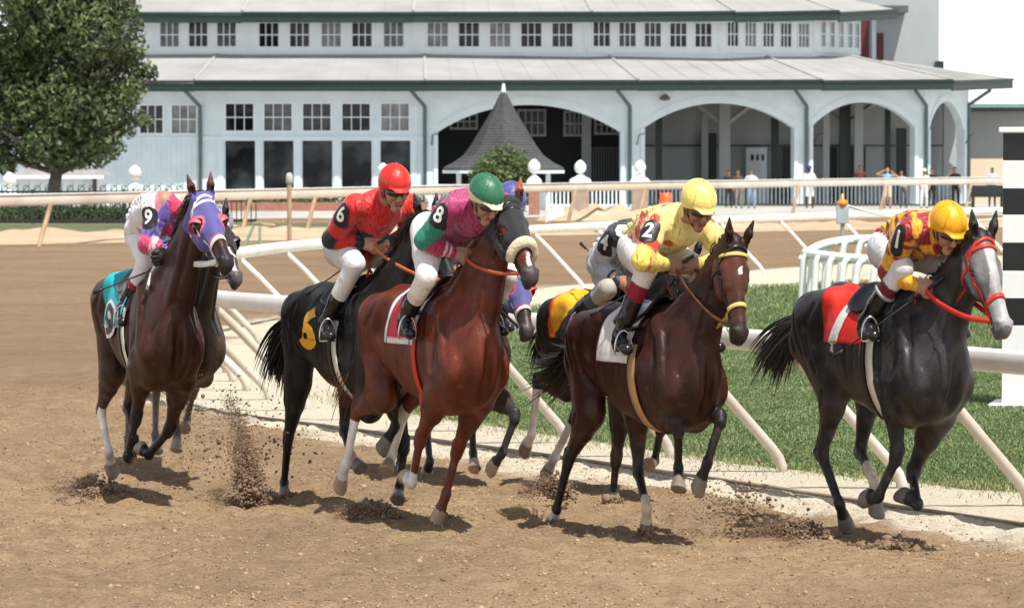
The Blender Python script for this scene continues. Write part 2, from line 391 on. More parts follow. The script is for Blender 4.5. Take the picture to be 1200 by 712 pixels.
# one sheet of dirt: fine where the race runs, coarse to the horizon
def sheet(xs, ys, zf, name, m, kind='structure', cf=None):
    X, Y = np.meshgrid(xs, ys, indexing='ij'); Z = zf(X, Y)
    V = np.stack([X.ravel(), Y.ravel(), Z.ravel()], 1); nx, ny = len(xs), len(ys)
    i, j = np.meshgrid(np.arange(nx-1), np.arange(ny-1), indexing='ij'); q = (i*ny+j).ravel()
    F = np.stack([q, q+ny, q+ny+1, q+1], 1)
    o = link(name, np_mesh(name, V, F, cf(V) if cf else None), m, smooth=True); tag(o, kind=kind); return o
xs = np.concatenate([np.linspace(-500, -12, 30)[:-1], np.arange(-12, 12, .045), np.linspace(12, 500, 30)])
ys = np.concatenate([np.linspace(-60, 18, 12)[:-1], np.arange(18, 42, .05), np.geomspace(42, 112, 330)[:-1], np.geomspace(112, 900, 40)])
def dz(X, Y):
    z = dirt_z(X, Y); f = np.clip((12.5-np.abs(X))/1.5, 0, 1)*np.clip((Y-17)/1.5, 0, 1)*np.clip((44-Y)/6, 0, 1); P = np.column_stack([X.ravel(), Y.ravel()]); f = f*(1-.85*point_in(P, [tuple(p) for p in rail_pts[::3]]).reshape(X.shape))
    return z*f-.0
sheet(xs, ys, dz, 'track_ground', M_DIRT, cf=sand_mask)

def strip(name, a, b, m, z, i0=0, i1=None, jit=.0, kind='structure', n=10):
    """a sheet between two offsets from the rail line"""
    P, Q = rail_pts[i0:i1], rn[i0:i1]; V = []; F = []
    for k in range(n+1):
        t = k/n; off = a+(b-a)*t
        j = (fbm(np.arange(len(P))*.33, np.full(len(P), k*3.7), 3+k, [(1, 1.), (3, .5)])*jit) if k in (0, n) else 0
        pp = P+Q*(off+j)[:, None] if k in (0, n) else P+Q*off
        zz = z+fbm(pp[:, 0], pp[:, 1], 9, [(1.3, .03), (4, .02), (11, .012)])*(0 if k in (0, n) else 1)+(.02 if 0 < k < n else -.03)
        V.append(np.column_stack([pp, zz]))
    L = len(P); V = np.concatenate(V); k, i = np.meshgrid(np.arange(n), np.arange(L-1), indexing='ij'); q = (k*L+i).ravel()
    F = np.stack([q, q+1, q+L+1, q+L], 1)
    o = link(name, np_mesh(name, V, F), m, smooth=True); tag(o, kind=kind); return o
iB = int(np.argmin(np.abs(rail_pts-ground(255, 350, RAIL_H)[:2]).sum(1)))
iA = int(np.argmin(np.abs(rail_pts-ground(385, 285, RAIL_H)[:2]).sum(1)))
def poly_sheet(name, P, m, z, kind='structure', cell=.6):
    bm = bmesh.new(); vs = [bm.verts.new((p[0], p[1], z)) for p in P]; bm.faces.new(vs)
    bmesh.ops.triangulate(bm, faces=bm.faces[:]); bmesh.ops.recalc_face_normals(bm, faces=bm.faces[:])
    for f in bm.faces:
        if f.normal.z < 0: f.normal_flip()
    me = bpy.data.meshes.new(name); bm.to_mesh(me); bm.free(); o = link(name, me, m); tag(o, kind=kind); return o
# pale sand inside the whole loop lies under the turf
sp = np.concatenate([rail_pts+rn*.15]); spj = sp+rn*(fbm(sp[:, 0], sp[:, 1], 4, [(.9, .5), (3, .25)])[:, None])

# blades of grass over the turf (nobody could count them)
def point_in(P, poly):
    x, y = P[:, 0], P[:, 1]; c = np.zeros(len(P), bool); n = len(poly); j = n-1
    for i in range(n):
        xi, yi = poly[i]; xj, yj = poly[j]
        m = ((yi > y) != (yj > y)) & (x < (xj-xi)*(y-yi)/(yj-yi+1e-12)+xi); c ^= m; j = i
    return c
def grass_blades(name, poly, n, ymax, h, m, label, xr=(-3, 9), y0=25):
    P = np.column_stack([rng.uniform(xr[0], xr[1], n), y0+(ymax-y0)*rng.random(n)**1.5])
    P = P[point_in(P, poly)]
    P = P[np.abs(P[:, 0]) < P[:, 1]*.15]
    cl = fbm(P[:, 0], P[:, 1], 31, [(1.2, 1.), (4, .8)]); hh = h*(.55+.6*rng.random(len(P))+.5*cl)
    ang = rng.random(len(P))*2*PI; w = .0035+.004*rng.random(len(P))*(P[:, 1]/26); lean = rng.normal(0, .45, (len(P), 2))
    base = np.column_stack([P, np.full(len(P), .026)]); d = np.column_stack([np.cos(ang)*w, np.sin(ang)*w, 0*w])
    tip = base+np.column_stack([lean*hh[:, None], hh])
    V = np.stack([base-d, base+d, tip], 1).reshape(-1, 3); F = np.arange(len(V)).reshape(-1, 3)
    c0 = np.array([.125, .18, .07]); c1 = np.array([.20, .255, .11]); c2 = np.array([.30, .32, .14])
    t = np.clip(.5+cl*1.2+rng.normal(0, .11, len(P)), 0, 1)[:, None]; c = c0*(1-t)+c1*t
    dry = (rng.random(len(P)) < .10)[:, None]; c = np.where(dry, c2, c)
    me = np_mesh(name, V, F, np.repeat(c, 3, 0)); o = link(name, me, m); tag(o, label, 'grass', kind='stuff'); return o
M_BLADE = vmat('grass_blades', .6, .3, var=.1)
grass_blades('infield_grass', gpts, 620000, 48, .020, M_BLADE, 'short mown green grass covering the infield inside the white rail')
grass_blades('infield_grass_far', gpts, 160000, 88, .06, M_BLADE, 'short green grass of the far infield by the far rail', xr=(-2, 14), y0=48)
S.objects['infield_grass_far'].name = 'distant_infield_grass'

# ragged fringe: thin tufts straying out over the pale verge
gq = gpts[::1]; ii = rng.integers(0, len(gq)-1, 26000); Pf = gq[ii]+(gq[(ii+1) % len(gq)]-gq[ii])*rng.random(26000)[:, None]+rng.normal(0, .16, (26000, 2))*(1+1.2*(fbm(gq[ii][:, 0], gq[ii][:, 1], 61, [(1.2, 1.)]) > .1))[:, None]
Pf = Pf[(Pf[:, 1] < 60)]; ang = rng.random(len(Pf))*2*PI; w = .005; hh = .02+.03*rng.random(len(Pf)); bs_ = np.column_stack([Pf, np.full(len(Pf), .01)]); d_ = np.column_stack([np.cos(ang)*w, np.sin(ang)*w, 0*ang]); tp = bs_+np.column_stack([rng.normal(0, .02, (len(Pf), 2)), hh])
t_ = rng.random(len(Pf))[:, None]; cc_ = np.array([.18, .22, .09])*(1-t_)+np.array([.42, .38, .22])*t_
o = link('verge_tufts', np_mesh('verge_tufts', np.stack([bs_-d_, bs_+d_, tp], 1).reshape(-1, 3), np.arange(len(Pf)*3).reshape(-1, 3), np.repeat(cc_, 3, 0)), M_BLADE); tag(o, 'sparse dry grass tufts along the edge of the pale verge', 'grass', kind='stuff')
# far side of the track, bank, lawn and paving before the clubhouse
def band(name, pts, m, z):                                  # pts in px ground pairs (near line, far line)
    V = [(*ground(x, y)[:2], z) for x, y in pts]
    me = bpy.data.meshes.new(name); me.from_pydata(V, [], [tuple(range(len(V)))]); o = link(name, me, m); tag(o, kind='structure'); return o
G = lambda x, y: tuple(ground(x, y)[:2])
def quad(name, pts, m, z):
    bm = bmesh.new(); bm.faces.new([bm.verts.new((p[0], p[1], z)) for p in pts])
    for f in bm.faces:
        f.normal_update()
        if f.normal.z < 0: f.normal_flip()
    me = bpy.data.meshes.new(name); bm.to_mesh(me); bm.free(); o = link(name, me, m); tag(o, kind='structure'); return o

M_BANK = ground_mat('bank_sand', (.46, .345, .225), (.54, .41, .28), (.34, .25, .16), .6, 3., .6, .1)
near_l = resample([G(-300, 292), G(600, 277), G(1500, 260)], n=400); far_l = resample([G(-300, 276), G(600, 265), G(1500, 253)], n=400)
bv = []
for k in range(12):
    t = k/11; pp = near_l*(1-t)+far_l*t; bv.append(np.column_stack([pp, .0+.30*math.sin(PI*min(1, t*1.25))*(.6+fbm(pp[:, 0], pp[:, 1]*.6, 51, [(.35, .9), (1.1, .6), (2.7, .3)]))-(.02 if k in (0, 11) else 0)]))
k, i = np.meshgrid(np.arange(11), np.arange(399), indexing='ij'); q = (k*400+i).ravel(); o = link('sand_bank', np_mesh('sand_bank', np.concatenate(bv), np.stack([q, q+1, q+401, q+400], 1)), M_BANK, smooth=True); tag(o, kind='structure')
M_LAWN = ground_mat('verge_lawn', (.105, .125, .065), (.14, .155, .085), (.075, .09, .05), .6, 4., .3, .1)
quad('verge_lawn', [G(-300, 277.5), G(440, 268.5), G(440, 262), G(-300, 264)], M_LAWN, .028)
quad('forecourt', [(-60, 128), (60, 160), (60, 260), (-60, 260)], M_PAVE, .016)

# ------------------------------------------------------------------ the rails
M_WHITE = mat('white_rail_paint', (.80, .79, .74), .45, .05, 3., .05, 30., c2=(.68, .65, .58))
M_WHITE2 = mat('weathered_rail_paint', (.66, .61, .53), .5, .08, 1.5, .08, 25., c2=(.46, .39, .31))
def post_path(p, n, h=RAIL_H, reach=.92, dz=0.):
    prof = [(0, h-.05), (.03, h-.09), (reach*.30, h*.70), (reach*.60, h*.43), (reach*.90, h*.165), (reach*.96, h*.10), (reach*.99, h*.04), (reach, -.05)]
    return [(p[0]+n[0]*u, p[1]+n[1]*u, z+dz) for u, z in prof]
ir = empty('inside_rail', (*rail_pts[iB], 0), 0, 'white tubular rail on slanted goose-neck posts curving round the grass infield', 'rail')
off = Vector((*rail_pts[iB], 0))
# rail beam: rounded box section, joints every few metres
def beam(pts, z, hw, hh, name, m, parent, off, closed=False, seg=None):
    mb = MB(); P = [Vector((*p, z))-off for p in pts]; prof = []
    for k in range(12):
        w = 2*PI*k/12; c, s_ = math.cos(w), math.sin(w); prof.append((math.copysign(abs(c)**.6, c)*hw, math.copysign(abs(s_)**.6, s_)*hh))
    V = []
    for i, p in enumerate(P):
        t = (P[min(i+1, len(P)-1)]-P[max(i-1, 0)]).normalized(); a = Vector((t.y, -t.x, 0)).normalized()
        V += [p+a*u+Vector((0, 0, v)) for u, v in prof]
    n = 12; F = [(i*n+k, i*n+(k+1) % n, (i+1)*n+(k+1) % n, (i+1)*n+k) for i in range(len(P)-1) for k in range(n)]+[tuple(range(n)), tuple(range((len(P)-1)*n, len(P)*n))]
    mb.add(V, F); return mb.build(name, m, parent, smooth=True)
beam(rail_pts[:iA+1:2], RAIL_H, .062, .078, 'rail_bar', M_WHITE, ir, off)
beam(rail_pts[iA::3], RAIL_H, .055, .075, 'rail_bar', M_WHITE, ir, off)
cum = np.arange(len(rail_pts))*.15
tgt = ground(857, 579)[:2]; i857 = int(np.argmin([np.linalg.norm(rail_pts[i]+rn[i]*.92-tgt) for i in range(len(rail_pts))]))
sp_ = 11
for i in list(range(i857 % sp_, len(rail_pts), sp_)):
    if rail_pts[i][1] < 20 or rail_pts[i][1] > 100: continue
    if rail_pts[i][1] > 48 and ((i-i857)//sp_) % 2: continue
    mb = MB(); mb.tube([Vector(p)-off for p in post_path(rail_pts[i], rn[i])], .041 if rail_pts[i][1] < 50 else .034, 10)
    po = mb.build('post', M_WHITE2 if rail_pts[i][1] < 50 else M_WHITE, ir, smooth=True)
    cb = MB(); q = rail_pts[i]; t = rt[i]
    cb.tube([Vector((*(q-t*.05), RAIL_H-.07))-off, Vector((*(q+t*.05), RAIL_H-.07))-off], .05, 8); cb.build('bracket', M_WHITE2, po)
# thin dark tan line along the ground under the near rail
mb = MB(); P = rail_pts[:iB+60]+rn[:iB+60]*.05; mb.tube([(*(p), .012) for p in P[::4]], .015, 6); o = mb.build('verge_line', mat('tan_line', (.34, .27, .19), .8, .3, 3.), None, True); tag(o, kind='structure')

# spare curved rail section standing on the infield grass
sr = empty('spare_rail_section', ground(985, 372), 0, 'white curved spare rail section with a row of bent posts on the infield grass', 'rail'); so = Vector(ground(985, 372))
M_W3 = mat('bright_white_paint', (.84, .85, .82), .4, .03)
rows = [([(1105, 288, 55), (1060, 282, 55.5), (1012, 280, 56.5), (975, 284, 56.5), (952, 292, 55.5), (940, 304, 54.5)], [(1078, 284), (1048, 281), (1020, 280), (1000, 281), (980, 284), (961, 290)], 376),
        ([(1105, 318, 51), (1060, 309, 51.5), (1022, 304.5, 52), (990, 302, 52.5), (962, 299, 53), (943, 296, 53.5)], [(1075, 312), (1040, 306), (1018, 304), (1000, 302.5), (982, 301.5), (965, 300), (949, 298)], 388)]
for path, posts, gy in rows:
    mb = MB(); pp = [Vector(at(x, y, Y))-so for x, y, Y in path]; mb.tube([Vector(v) for v in catmull(pp, 5)], .062, 8); mb.build('rail_bar', M_W3, sr, True)
    for i, (px, py) in enumerate(posts):
        Y = np.interp(px, [p[0] for p in path][::-1], [p[2] for p in path][::-1]); t = at(px, py, Y)
        bx = px-24+(2*i); b = at(bx, gy, Y); b[2] = 0
        mb = MB(); c1 = lerp(t, [b[0], b[1], t[2]], .55)-[0, 0, .06]; c2 = np.array([b[0]+.04, b[1], t[2]-.34])
        mb.tube([Vector(v)-so for v in catmull([t, c1, c2, lerp(c2, b, .5), b], 4)], .048, 8); mb.build('post', M_W3, sr, True)

# signal box on a post by the far rail
bp_ = at(987, 340, 69); bp_[2] = 0
sb = empty('signal_box', bp_, 0, 'grey electrical box with orange lamp on a thin post by the far rail', 'signal box')
mb = MB(); mb.tube([(0, 0, 0), (0, 0, zat(258, 69))], .035, 8); mb.build('post', mat('galvanised', (.33, .36, .37), .5, .15), sb)
mb = MB(); mb.box((-.105, -.06, zat(262, 69)), (.105, .06, zat(241, 69))); mb.build('box', mat('grey_enamel', (.42, .47, .48), .5, .08), sb, bevel=.01)
mb = MB(); mb.lathe([(.085, 0), (.095, .03), (.09, .075), (.05, .10), (.03, .11), (.028, .2), (.0, .21)], (0, 0, zat(241, 69)), 16)
mb.build('lamp', mat('orange_plastic', (.80, .26, .02), .35, .05), sb, True)

# outer rail of the far side: straight, timber props
orp = [(-330, 242.5), (0, 236), (300, 228.5), (600, 221.5), (900, 215.7), (1170, 212), (1500, 209)]
Yo = [4700*(1.25)/(y-177) for _, y in orp]
opts = np.array([at(x, y, Y) for (x, y), Y in zip(orp, Yo)]); OH = float(opts[:, 2].mean())
orr = empty('outside_rail', (*opts[3][:2], 0), 0, 'long weathered cream rail on slanted timber posts in front of the clubhouse', 'rail'); oo = Vector((*opts[3][:2], 0))
oc = resample(catmull([o[:2] for o in opts], 12), .5)
M_TIM = mat('bare_timber', (.46, .33, .21), .8, .25, 2., .2); M_OR = mat('cream_rail', (.72, .66, .57), .6, .12, .8, c2=(.58, .49, .39))
beam(oc, OH, .05, .13, 'rail_bar', M_OR, orr, oo)
beam(oc, OH+.155, .065, .022, 'rail_cap', mat('rail_cap_paint', (.72, .70, .66), .5, .1), orr, oo)
for px in (-140, 52, 208, 286, 362, 560, 672, 752, 930, 1035, 1133, 1250):
    i = int(np.argmin(np.abs([600+FPX*p[0]/p[1]-px for p in oc]))); p = oc[i]
    mb = MB(); z0 = OH-.1
    top = Vector((p[0]+.10, p[1], z0)); bot = Vector((p[0]-.16, p[1]-.35, -.02))
    mb.tube([top-oo, bot-oo], .062, 6); mb.build('post', M_TIM, orr)

# rope strung from the signal box to the right
mb = MB(); rp_ = [at(990, 240, 69), at(1020, 249, 75), at(1060, 256, 82), at(1110, 259, 90), at(1200, 256, 100)]
mb.tube([Vector(v) for v in catmull(rp_, 6)], .022, 6); o = mb.build('rope', mat('white_rope', (.75, .76, .72), .8, .05), None, True)
tag(o, 'thin white rope sagging from the signal box towards the striped pole', 'rope')
# striped furlong pole
pp = ground(1174, 478); pw = .54
fp = empty('striped_pole', (pp[0], pp[1], 0), R(-12), 'thick square marker pole in black and white bands at the right of the infield', 'marker pole')
M_BK = mat('black_paint', (.012, .012, .013), .35, .2); M_PW = mat('pole_white', (.86, .86, .84), .45, .02)
Yp = pp[1]; zz = [zat(y, Yp) for y in (478, 436, 413, 381, 349, 317, 284, 251.5, 220.5, 188, 156)]; zz[0] = 0.02
for i in range(10):
    mb = MB(); mb.box((0, 0, zz[i]), (pw, pw, zz[i+1])); mb.build('band', M_PW if i % 2 == 0 else M_BK, fp)
mb = MB(); mb.box((-.04, -.04, zz[10]), (pw+.04, pw+.04, zz[10]+.055)); mb.build('cap', M_PW, fp, bevel=.012)
mb = MB(); mb.box((-.12, -.12, 0), (pw+.12, pw+.12, .045)); mb.build('base', M_PW, fp, bevel=.01)
# ================================================================== the clubhouse
M_WALL = mat('clubhouse_white', (.73, .835, .88), .6, .05, 1.2, .05, 8., c2=(.63, .735, .785))
M_TRIM = mat('clubhouse_trim', (.77, .85, .885), .55, .03, 1.5)
M_ROOF = mat('weathered_roof', (.36, .36, .345), .85, .12, .5, .15, 3., c2=(.28, .28, .27))
M_GREEN = mat('dark_green_trim', (.012, .035, .028), .4, .2)
M_PIPE = mat('green_grey_pipe', (.10, .15, .16), .45, .12)
M_INT = mat('arcade_wall', (.46, .49, .50), .7, .08, .4)
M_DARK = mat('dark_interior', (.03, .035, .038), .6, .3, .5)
M_GLASS, _n, _b = new_mat('window_glass'); _b.inputs['Base Color'].default_value = (.035, .045, .05, 1); _b.inputs['Roughness'].default_value = .12; _b.inputs['Specular IOR Level'].default_value = .25
_tc = N(_n, 'ShaderNodeTexCoord'); _nz = N(_n, 'ShaderNodeTexNoise'); _nz.inputs['Scale'].default_value = .9; _n.links.new(_tc.outputs['Object'], _nz.inputs['Vector'])
_cr = N(_n, 'ShaderNodeMix'); _cr.data_type = 'RGBA'; _cr.inputs[6].default_value = (.006, .008, .010, 1); _cr.inputs[7].default_value = (.05, .06, .065, 1)
_mr = N(_n, 'ShaderNodeMapRange'); _mr.inputs[1].default_value = .45; _mr.inputs[2].default_value = .62; _n.links.new(_nz.outputs[0], _mr.inputs[0]); _n.links.new(_mr.outputs[0], _cr.inputs[0]); _n.links.new(_cr.outputs[2], _b.inputs['Base Color'])

PANES = [M_GLASS, M_GLASS, mat('curtained_glass', (.13, .15, .155), .12, .3, 2., spec=.3), mat('blind_glass', (.06, .07, .075), .1, .5, 3., spec=.3), mat('pale_curtain_glass', (.24, .26, .26), .15, .3, 2.5, spec=.3)]
bld_o = Vector((xat(366, 173), 173, 0))
BLD = empty('clubhouse', bld_o, 0, 'long white two-storey round-fronted clubhouse with arches, green eaves and pale roofs', 'building')
def facet(v0, v1):
    """v = (px, depth) -> frame and a px->u map"""
    a = Vector((xat(v0[0], v0[1]), v0[1], 0)); b = Vector((xat(v1[0], v1[1]), v1[1], 0)); d = (b-a); L = d.length; u = d/L; n = Vector((u.y, -u.x, 0))
    fr = lambda U, Z, NN: a+u*U+n*NN+Vector((0, 0, Z))-bld_o
    return fr, (lambda px: L*(px-v0[0])/(v1[0]-v0[0])), L, (v0[1]+v1[1])/2, a, b, n
def Z(py, Y): return zat(py, Y)
LOW = [(-40, 174.5), (235, 173), (498, 172.5), (738, 173.5), (945, 176), (1085, 179), (1135, 184)]
UPP = [(20, 178.5), (100, 178), (290, 177), (485, 176.6), (688, 177), (845, 178.5), (955, 181), (1007, 185)]
def window(fr, u0, u1, z0, z1, cols, rows, parent, depth=.12, fw=.07, bar=.035, name='window'):
    f = MB()
    f.fbox(fr, u0, u0+fw, z0, z1, -.06, .045); f.fbox(fr, u1-fw, u1, z0, z1, -.06, .045)
    f.fbox(fr, u0+fw, u1-fw, z1-fw, z1, -.06, .043); f.fbox(fr, u0+fw, u1-fw, z0, z0+fw, -.06, .043)
    w = f.build(name, M_TRIM, parent)
    m = MB()
    for i in range(1, cols):
        c = u0+fw+(u1-u0-2*fw)*i/cols; m.fbox(fr, c-bar/2, c+bar/2, z0+fw, z1-fw, -.05, .012)
    for j in range(1, rows):
        c = z0+fw+(z1-z0-2*fw)*j/rows; m.fbox(fr, u0+fw, u1-fw, c-bar*.6, c+bar*.6, -.052, .016)
    if m.v: m.build('glazing_bars', M_TRIM, w)
    g = MB(); g.fbox(fr, u0+fw, u1-fw, z0+fw, z1-fw, -.075, -.058); g.build('pane', random.choice(PANES) if cols < 4 else M_GLASS, w)
    return w
def wall_with_holes(fr, L, z0, z1, holes, thick, mbb):
    """holes = sorted list of (u0,u1,za,zb); fills the rest"""
    u = 0
    for (a, b, c, d) in holes:
        if a > u: mbb.fbox(fr, u, a, z0, z1, -thick, 0)
        if c > z0: mbb.fbox(fr, a, b, z0, c, -thick, 0)
        if d < z1: mbb.fbox(fr, a, b, d, z1, -thick, 0)
        u = b
    if u < L: mbb.fbox(fr, u, L, z0, z1, -thick, 0)
# ---- upper storey (clerestory)
wins_up = [[], [187.5, 221, 254], [303, 339, 376, 412, 449], [500, 536.5, 573, 609.5, 646], [694, 724, 753.5, 783.5, 813], [851, 871.5, 892.5, 913, 934], [961, 971.5, 982, 992.5, 1001]]
ww_up = [0, 24, 25, 26, 21.5, 14.5, 5.5]
eave_up, sill_up = 17.5, 60
for i in range(len(UPP)-1):
    fr, pu, L, Y, a, b, n = facet(UPP[i], UPP[i+1]); zt, zb = Z(14, Y), Z(66, Y)
    holes = [(pu(x), pu(x+ww_up[i]), Z(56, Y), Z(26, Y)) for x in wins_up[i]]
    mb = MB(); wall_with_holes(fr, L, zb-.6, zt, holes, .2, mb)
    mb.fbox(fr, 0, L, Z(61.5, Y)-.06, Z(59.5, Y), 0.002, .06)
    mb.fbox(fr, 0, .12, Z(59, Y), zt, .002, .05); mb.fbox(fr, L-.12, L, Z(59, Y), zt, .002, .05)
    for k in range(int(L/.62)): mb.fbox(fr, .3+k*.62, .38+k*.62, zt-.32, zt-.12, .002, .45)
    mb.build('wall', M_TRIM, BLD)
    for h in holes: window(fr, h[0], h[1], h[2], h[3], 3 if i < 6 else 2, 2, BLD, fw=.05 if i < 6 else .03, bar=.04)
# ---- lower storey
def arch_pts(u0, u1, zs, zc, n=20):
    """segmental arch from (u0,zs) up to crown zc and down to (u1,zs)"""
    w = (u1-u0)/2; h = zc-zs; Rr = (w*w+h*h)/(2*h); c = (u0+u1)/2; th = math.asin(min(1, w/Rr)); out = []
    for k in range(n+1):
        t = -th+2*th*k/n; out.append((c+Rr*math.sin(t), zc-Rr+Rr*math.cos(t)))
    return out
for i in range(len(LOW)-1):
    fr, pu, L, Y, a, b, n = facet(LOW[i], LOW[i+1]); zt = Z(99, Y)
    if i == 0:
        holes = [(pu(x), pu(x+w), Z(158, Y), Z(122, Y)) for x, w in ((6, 28), (40, 28), (80, 28), (120, 30), (163, 30), (200, 32))]
        mb = MB(); wall_with_holes(fr, L, 0, zt, holes, .25, mb)
        mb.fbox(fr, 0, L, Z(164, Y), Z(161, Y), .002, .08)
        k = .1
        while k < L: mb.fbox(fr, k, k+.03, 0, Z(164, Y), .002, .022); k += .22
        mb.build('wall', M_WALL, BLD)
        for h in holes: window(fr, *h, 3, 2, BLD)
    elif i == 1:
        xs_ = [263, 308, 353.5, 399.5, 445]
        holes = [(pu(x), pu(x+36), Z(155, Y), Z(120, Y)) for x in xs_]
        mb = MB(); wall_with_holes(fr, L, Z(160, Y), zt, holes, .25, mb)
        edges = [235]+[v for x in xs_ for v in (x+1, x+36)]+[498]
        for k in range(0, len(edges), 2): mb.fbox(fr, pu(edges[k]), pu(edges[k+1]), 0, Z(160, Y), -.25, 0)
        mb.fbox(fr, 0, L, Z(165, Y), Z(160, Y), -.05, .09)
        mb.fbox(fr, pu(262), pu(482), 0, Z(222, Y), -.22, -.02)
        for x in xs_+[481+8]: mb.fbox(fr, pu(x-8), pu(x-1), 0, Z(165, Y), .002, .05)
        mb.build('wall', M_WALL, BLD)
        for h in holes: window(fr, *h, 3, 2, BLD)
        for x in xs_:
            g = MB(); g.fbox(fr, pu(x+1), pu(x+36), Z(222, Y), Z(166, Y), -.16, -.12); p = g.build('large_pane', M_GLASS, BLD)
    else:
        spec = {2: (513, 727, 155, 123), 3: (755, 930, 150, 121), 4: (952, 1071, 148, 120), 5: (1089, 1129, 152, 119)}[i]
        u0, u1, zs, zc = pu(spec[0]), pu(spec[1]), Z(spec[2], Y), Z(spec[3], Y); ap = arch_pts(u0, u1, zs, zc) if i < 5 else [(u0+(u1-u0)*t, zs+(zc-zs)*math.sin(PI*t)**.7) for t in np.linspace(0, 1, 17)]
        mb = MB(); mb.fbox(fr, 0, u0, 0, zt, -.35, 0); mb.fbox(fr, u1, L, 0, zt, -.35, 0)
        for k in range(len(ap)-1):
            (p0, q0), (p1, q1) = ap[k], ap[k+1]; mb.prism([(p0, q0), (p1, q1), (p1, zt), (p0, zt)], fr, -.35, 0)
        # raised moulding following the arch
        for k in range(len(ap)-1):
            (p0, q0), (p1, q1) = ap[k], ap[k+1]; mb.prism([(p0, q0+.3), (p1, q1+.3), (p1, q1+.36), (p0, q0+.36)], fr, .002, .03)
        mb.fbox(fr, u0-.18, u0, 0, zs, .002, .06); mb.fbox(fr, u1, u1+.18, 0, zs, .002, .06)
        mb.build('wall', M_WALL, BLD)
        if i > 1:
            hk = MB(); hk.tube([fr(pu(LOW[i][0]+8 if i < 5 else 1130), Z(170, Y), .02), fr(pu(LOW[i][0]+8 if i < 5 else 1130), Z(158, Y), .3), fr(pu(LOW[i][0]+14 if i < 5 else 1132), Z(157, Y), .34)], .025, 6); hk.build('bracket', M_GREEN, BLD)
# lamp on the wall over the second arch
fr, pu, L, Y, *_ = facet(LOW[3], LOW[4]); mb = MB(); mb.lathe([(.05, .2), (.2, .08), (.25, 0), (.2, -.06), (0, -.1)], fr(pu(776), Z(116, Y), .3), 14); mb.build('wall_lamp', mat('lamp_grey', (.1, .1, .1), .4), BLD, True)
# ---- rooms behind: back walls, ceiling, columns
def bwall(p0, p1, y0, y1, Y0, Y1, m, name):
    a = Vector((xat(p0, Y0), Y0, 0))-bld_o; b = Vector((xat(p1, Y1), Y1, 0))-bld_o; mb = MB(); d = (b-a).normalized(); n = Vector((d.y, -d.x, 0))
    fr = lambda U, ZZ, NN: a+d*U+n*NN+Vector((0, 0, ZZ)); mb.fbox(fr, 0, (b-a).length, max(0, zat(y1, Y0)), zat(y0, Y0), -.2, 0); return mb.build(name, m, BLD), fr, (b-a).length
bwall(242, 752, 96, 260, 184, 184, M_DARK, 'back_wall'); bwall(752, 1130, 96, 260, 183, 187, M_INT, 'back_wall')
mb = MB()
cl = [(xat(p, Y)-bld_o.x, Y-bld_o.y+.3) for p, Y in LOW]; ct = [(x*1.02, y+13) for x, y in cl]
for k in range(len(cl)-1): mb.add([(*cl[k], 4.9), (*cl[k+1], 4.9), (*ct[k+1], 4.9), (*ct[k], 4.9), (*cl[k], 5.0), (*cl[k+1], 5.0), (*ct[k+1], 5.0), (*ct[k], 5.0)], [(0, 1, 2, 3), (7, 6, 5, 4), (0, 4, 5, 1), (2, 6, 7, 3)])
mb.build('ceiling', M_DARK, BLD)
# partition between dark hall and light arcade
bwall(755, 742, 100, 260, 176, 184, M_INT, 'partition')
def col(px, Y, w, m, name='column', y0=110, top=None):
    mb = MB(); x = xat(px, Y)-bld_o.x; mb.box((x-w/2, Y-bld_o.y-w/2, 0), (x+w/2, Y-bld_o.y+w/2, 4.9)); return mb.build(name, m, BLD)
for px, Y, w, m in ((687, 180, .42, M_INT), (772, 180, .3, M_GREEN), (849, 181, .5, M_INT), (908, 182, .34, M_GREEN), (826, 182.5, .3, M_INT), (968, 182, .3, M_INT), (990, 184, .5, M_GREEN), (1006, 183, .4, M_INT), (1040, 183, .25, M_GREEN), (1096, 187, .3, M_GREEN), (1112, 186, .55, M_INT)): col(px, Y, w, m)
for px, Y, dx in ((849, 181, 1), (849, 181, -1), (990, 184, 1), (990, 184, -1)):
    mb = MB(); x = xat(px, Y)-bld_o.x; mb.tube([(x, Y-bld_o.y, 3.6), (x+dx*1.6, Y-bld_o.y-.2, 4.8)], .13, 4); mb.build('brace', M_INT, BLD)
_, fr, L = bwall(500, 501, 0, 1, 186, 186, M_DARK, 'door_stop')
# windows and screens inside the dark hall, door and openings in the light arcade
a0 = Vector((xat(500, 183.7), 183.7, 0))-bld_o; fh = lambda U, ZZ, NN: a0+Vector((U, -NN, ZZ))
pxm = 4700/183.7
for x0, x1, y0, y1 in ((527, 560, 133, 152), (606, 640, 128, 160), (660, 686, 130, 160), (696, 726, 134, 158)):
    window(fh, (x0-500)/pxm, (x1-500)/pxm, zat(y1, 183.7), zat(y0, 183.7), 4, 2, BLD, fw=.1, bar=.06)
mb = MB()
for k in range(12): mb.fbox(fh, (692+k*3-500)/pxm, (693.2+k*3-500)/pxm, 0, zat(172, 183.7), -.02, .1)
mb.build('slatted_screen', M_INT, BLD)
a1 = Vector((xat(752, 182.6), 182.6, 0))-bld_o; e1 = Vector((xat(1180, 186.6), 186.6, 0))-bld_o; d1 = (e1-a1).normalized()
fl = lambda U, ZZ, NN: a1+d1*U+Vector((d1.y, -d1.x, 0))*NN+Vector((0, 0, ZZ)); pxl = (e1-a1).length/428
mb = MB(); mb.fbox(fl, (872-752)*pxl, (896-752)*pxl, 0, zat(173, 184), .01, .07); dr = mb.build('door', M_TRIM, BLD)
for k in range(3):
    mb = MB(); mb.fbox(fl, (877.5+k*6.2-752)*pxl, (880.5+k*6.2-752)*pxl, zat(188, 184), zat(181, 184), .06, .08); mb.build('door_light', M_GLASS, dr)
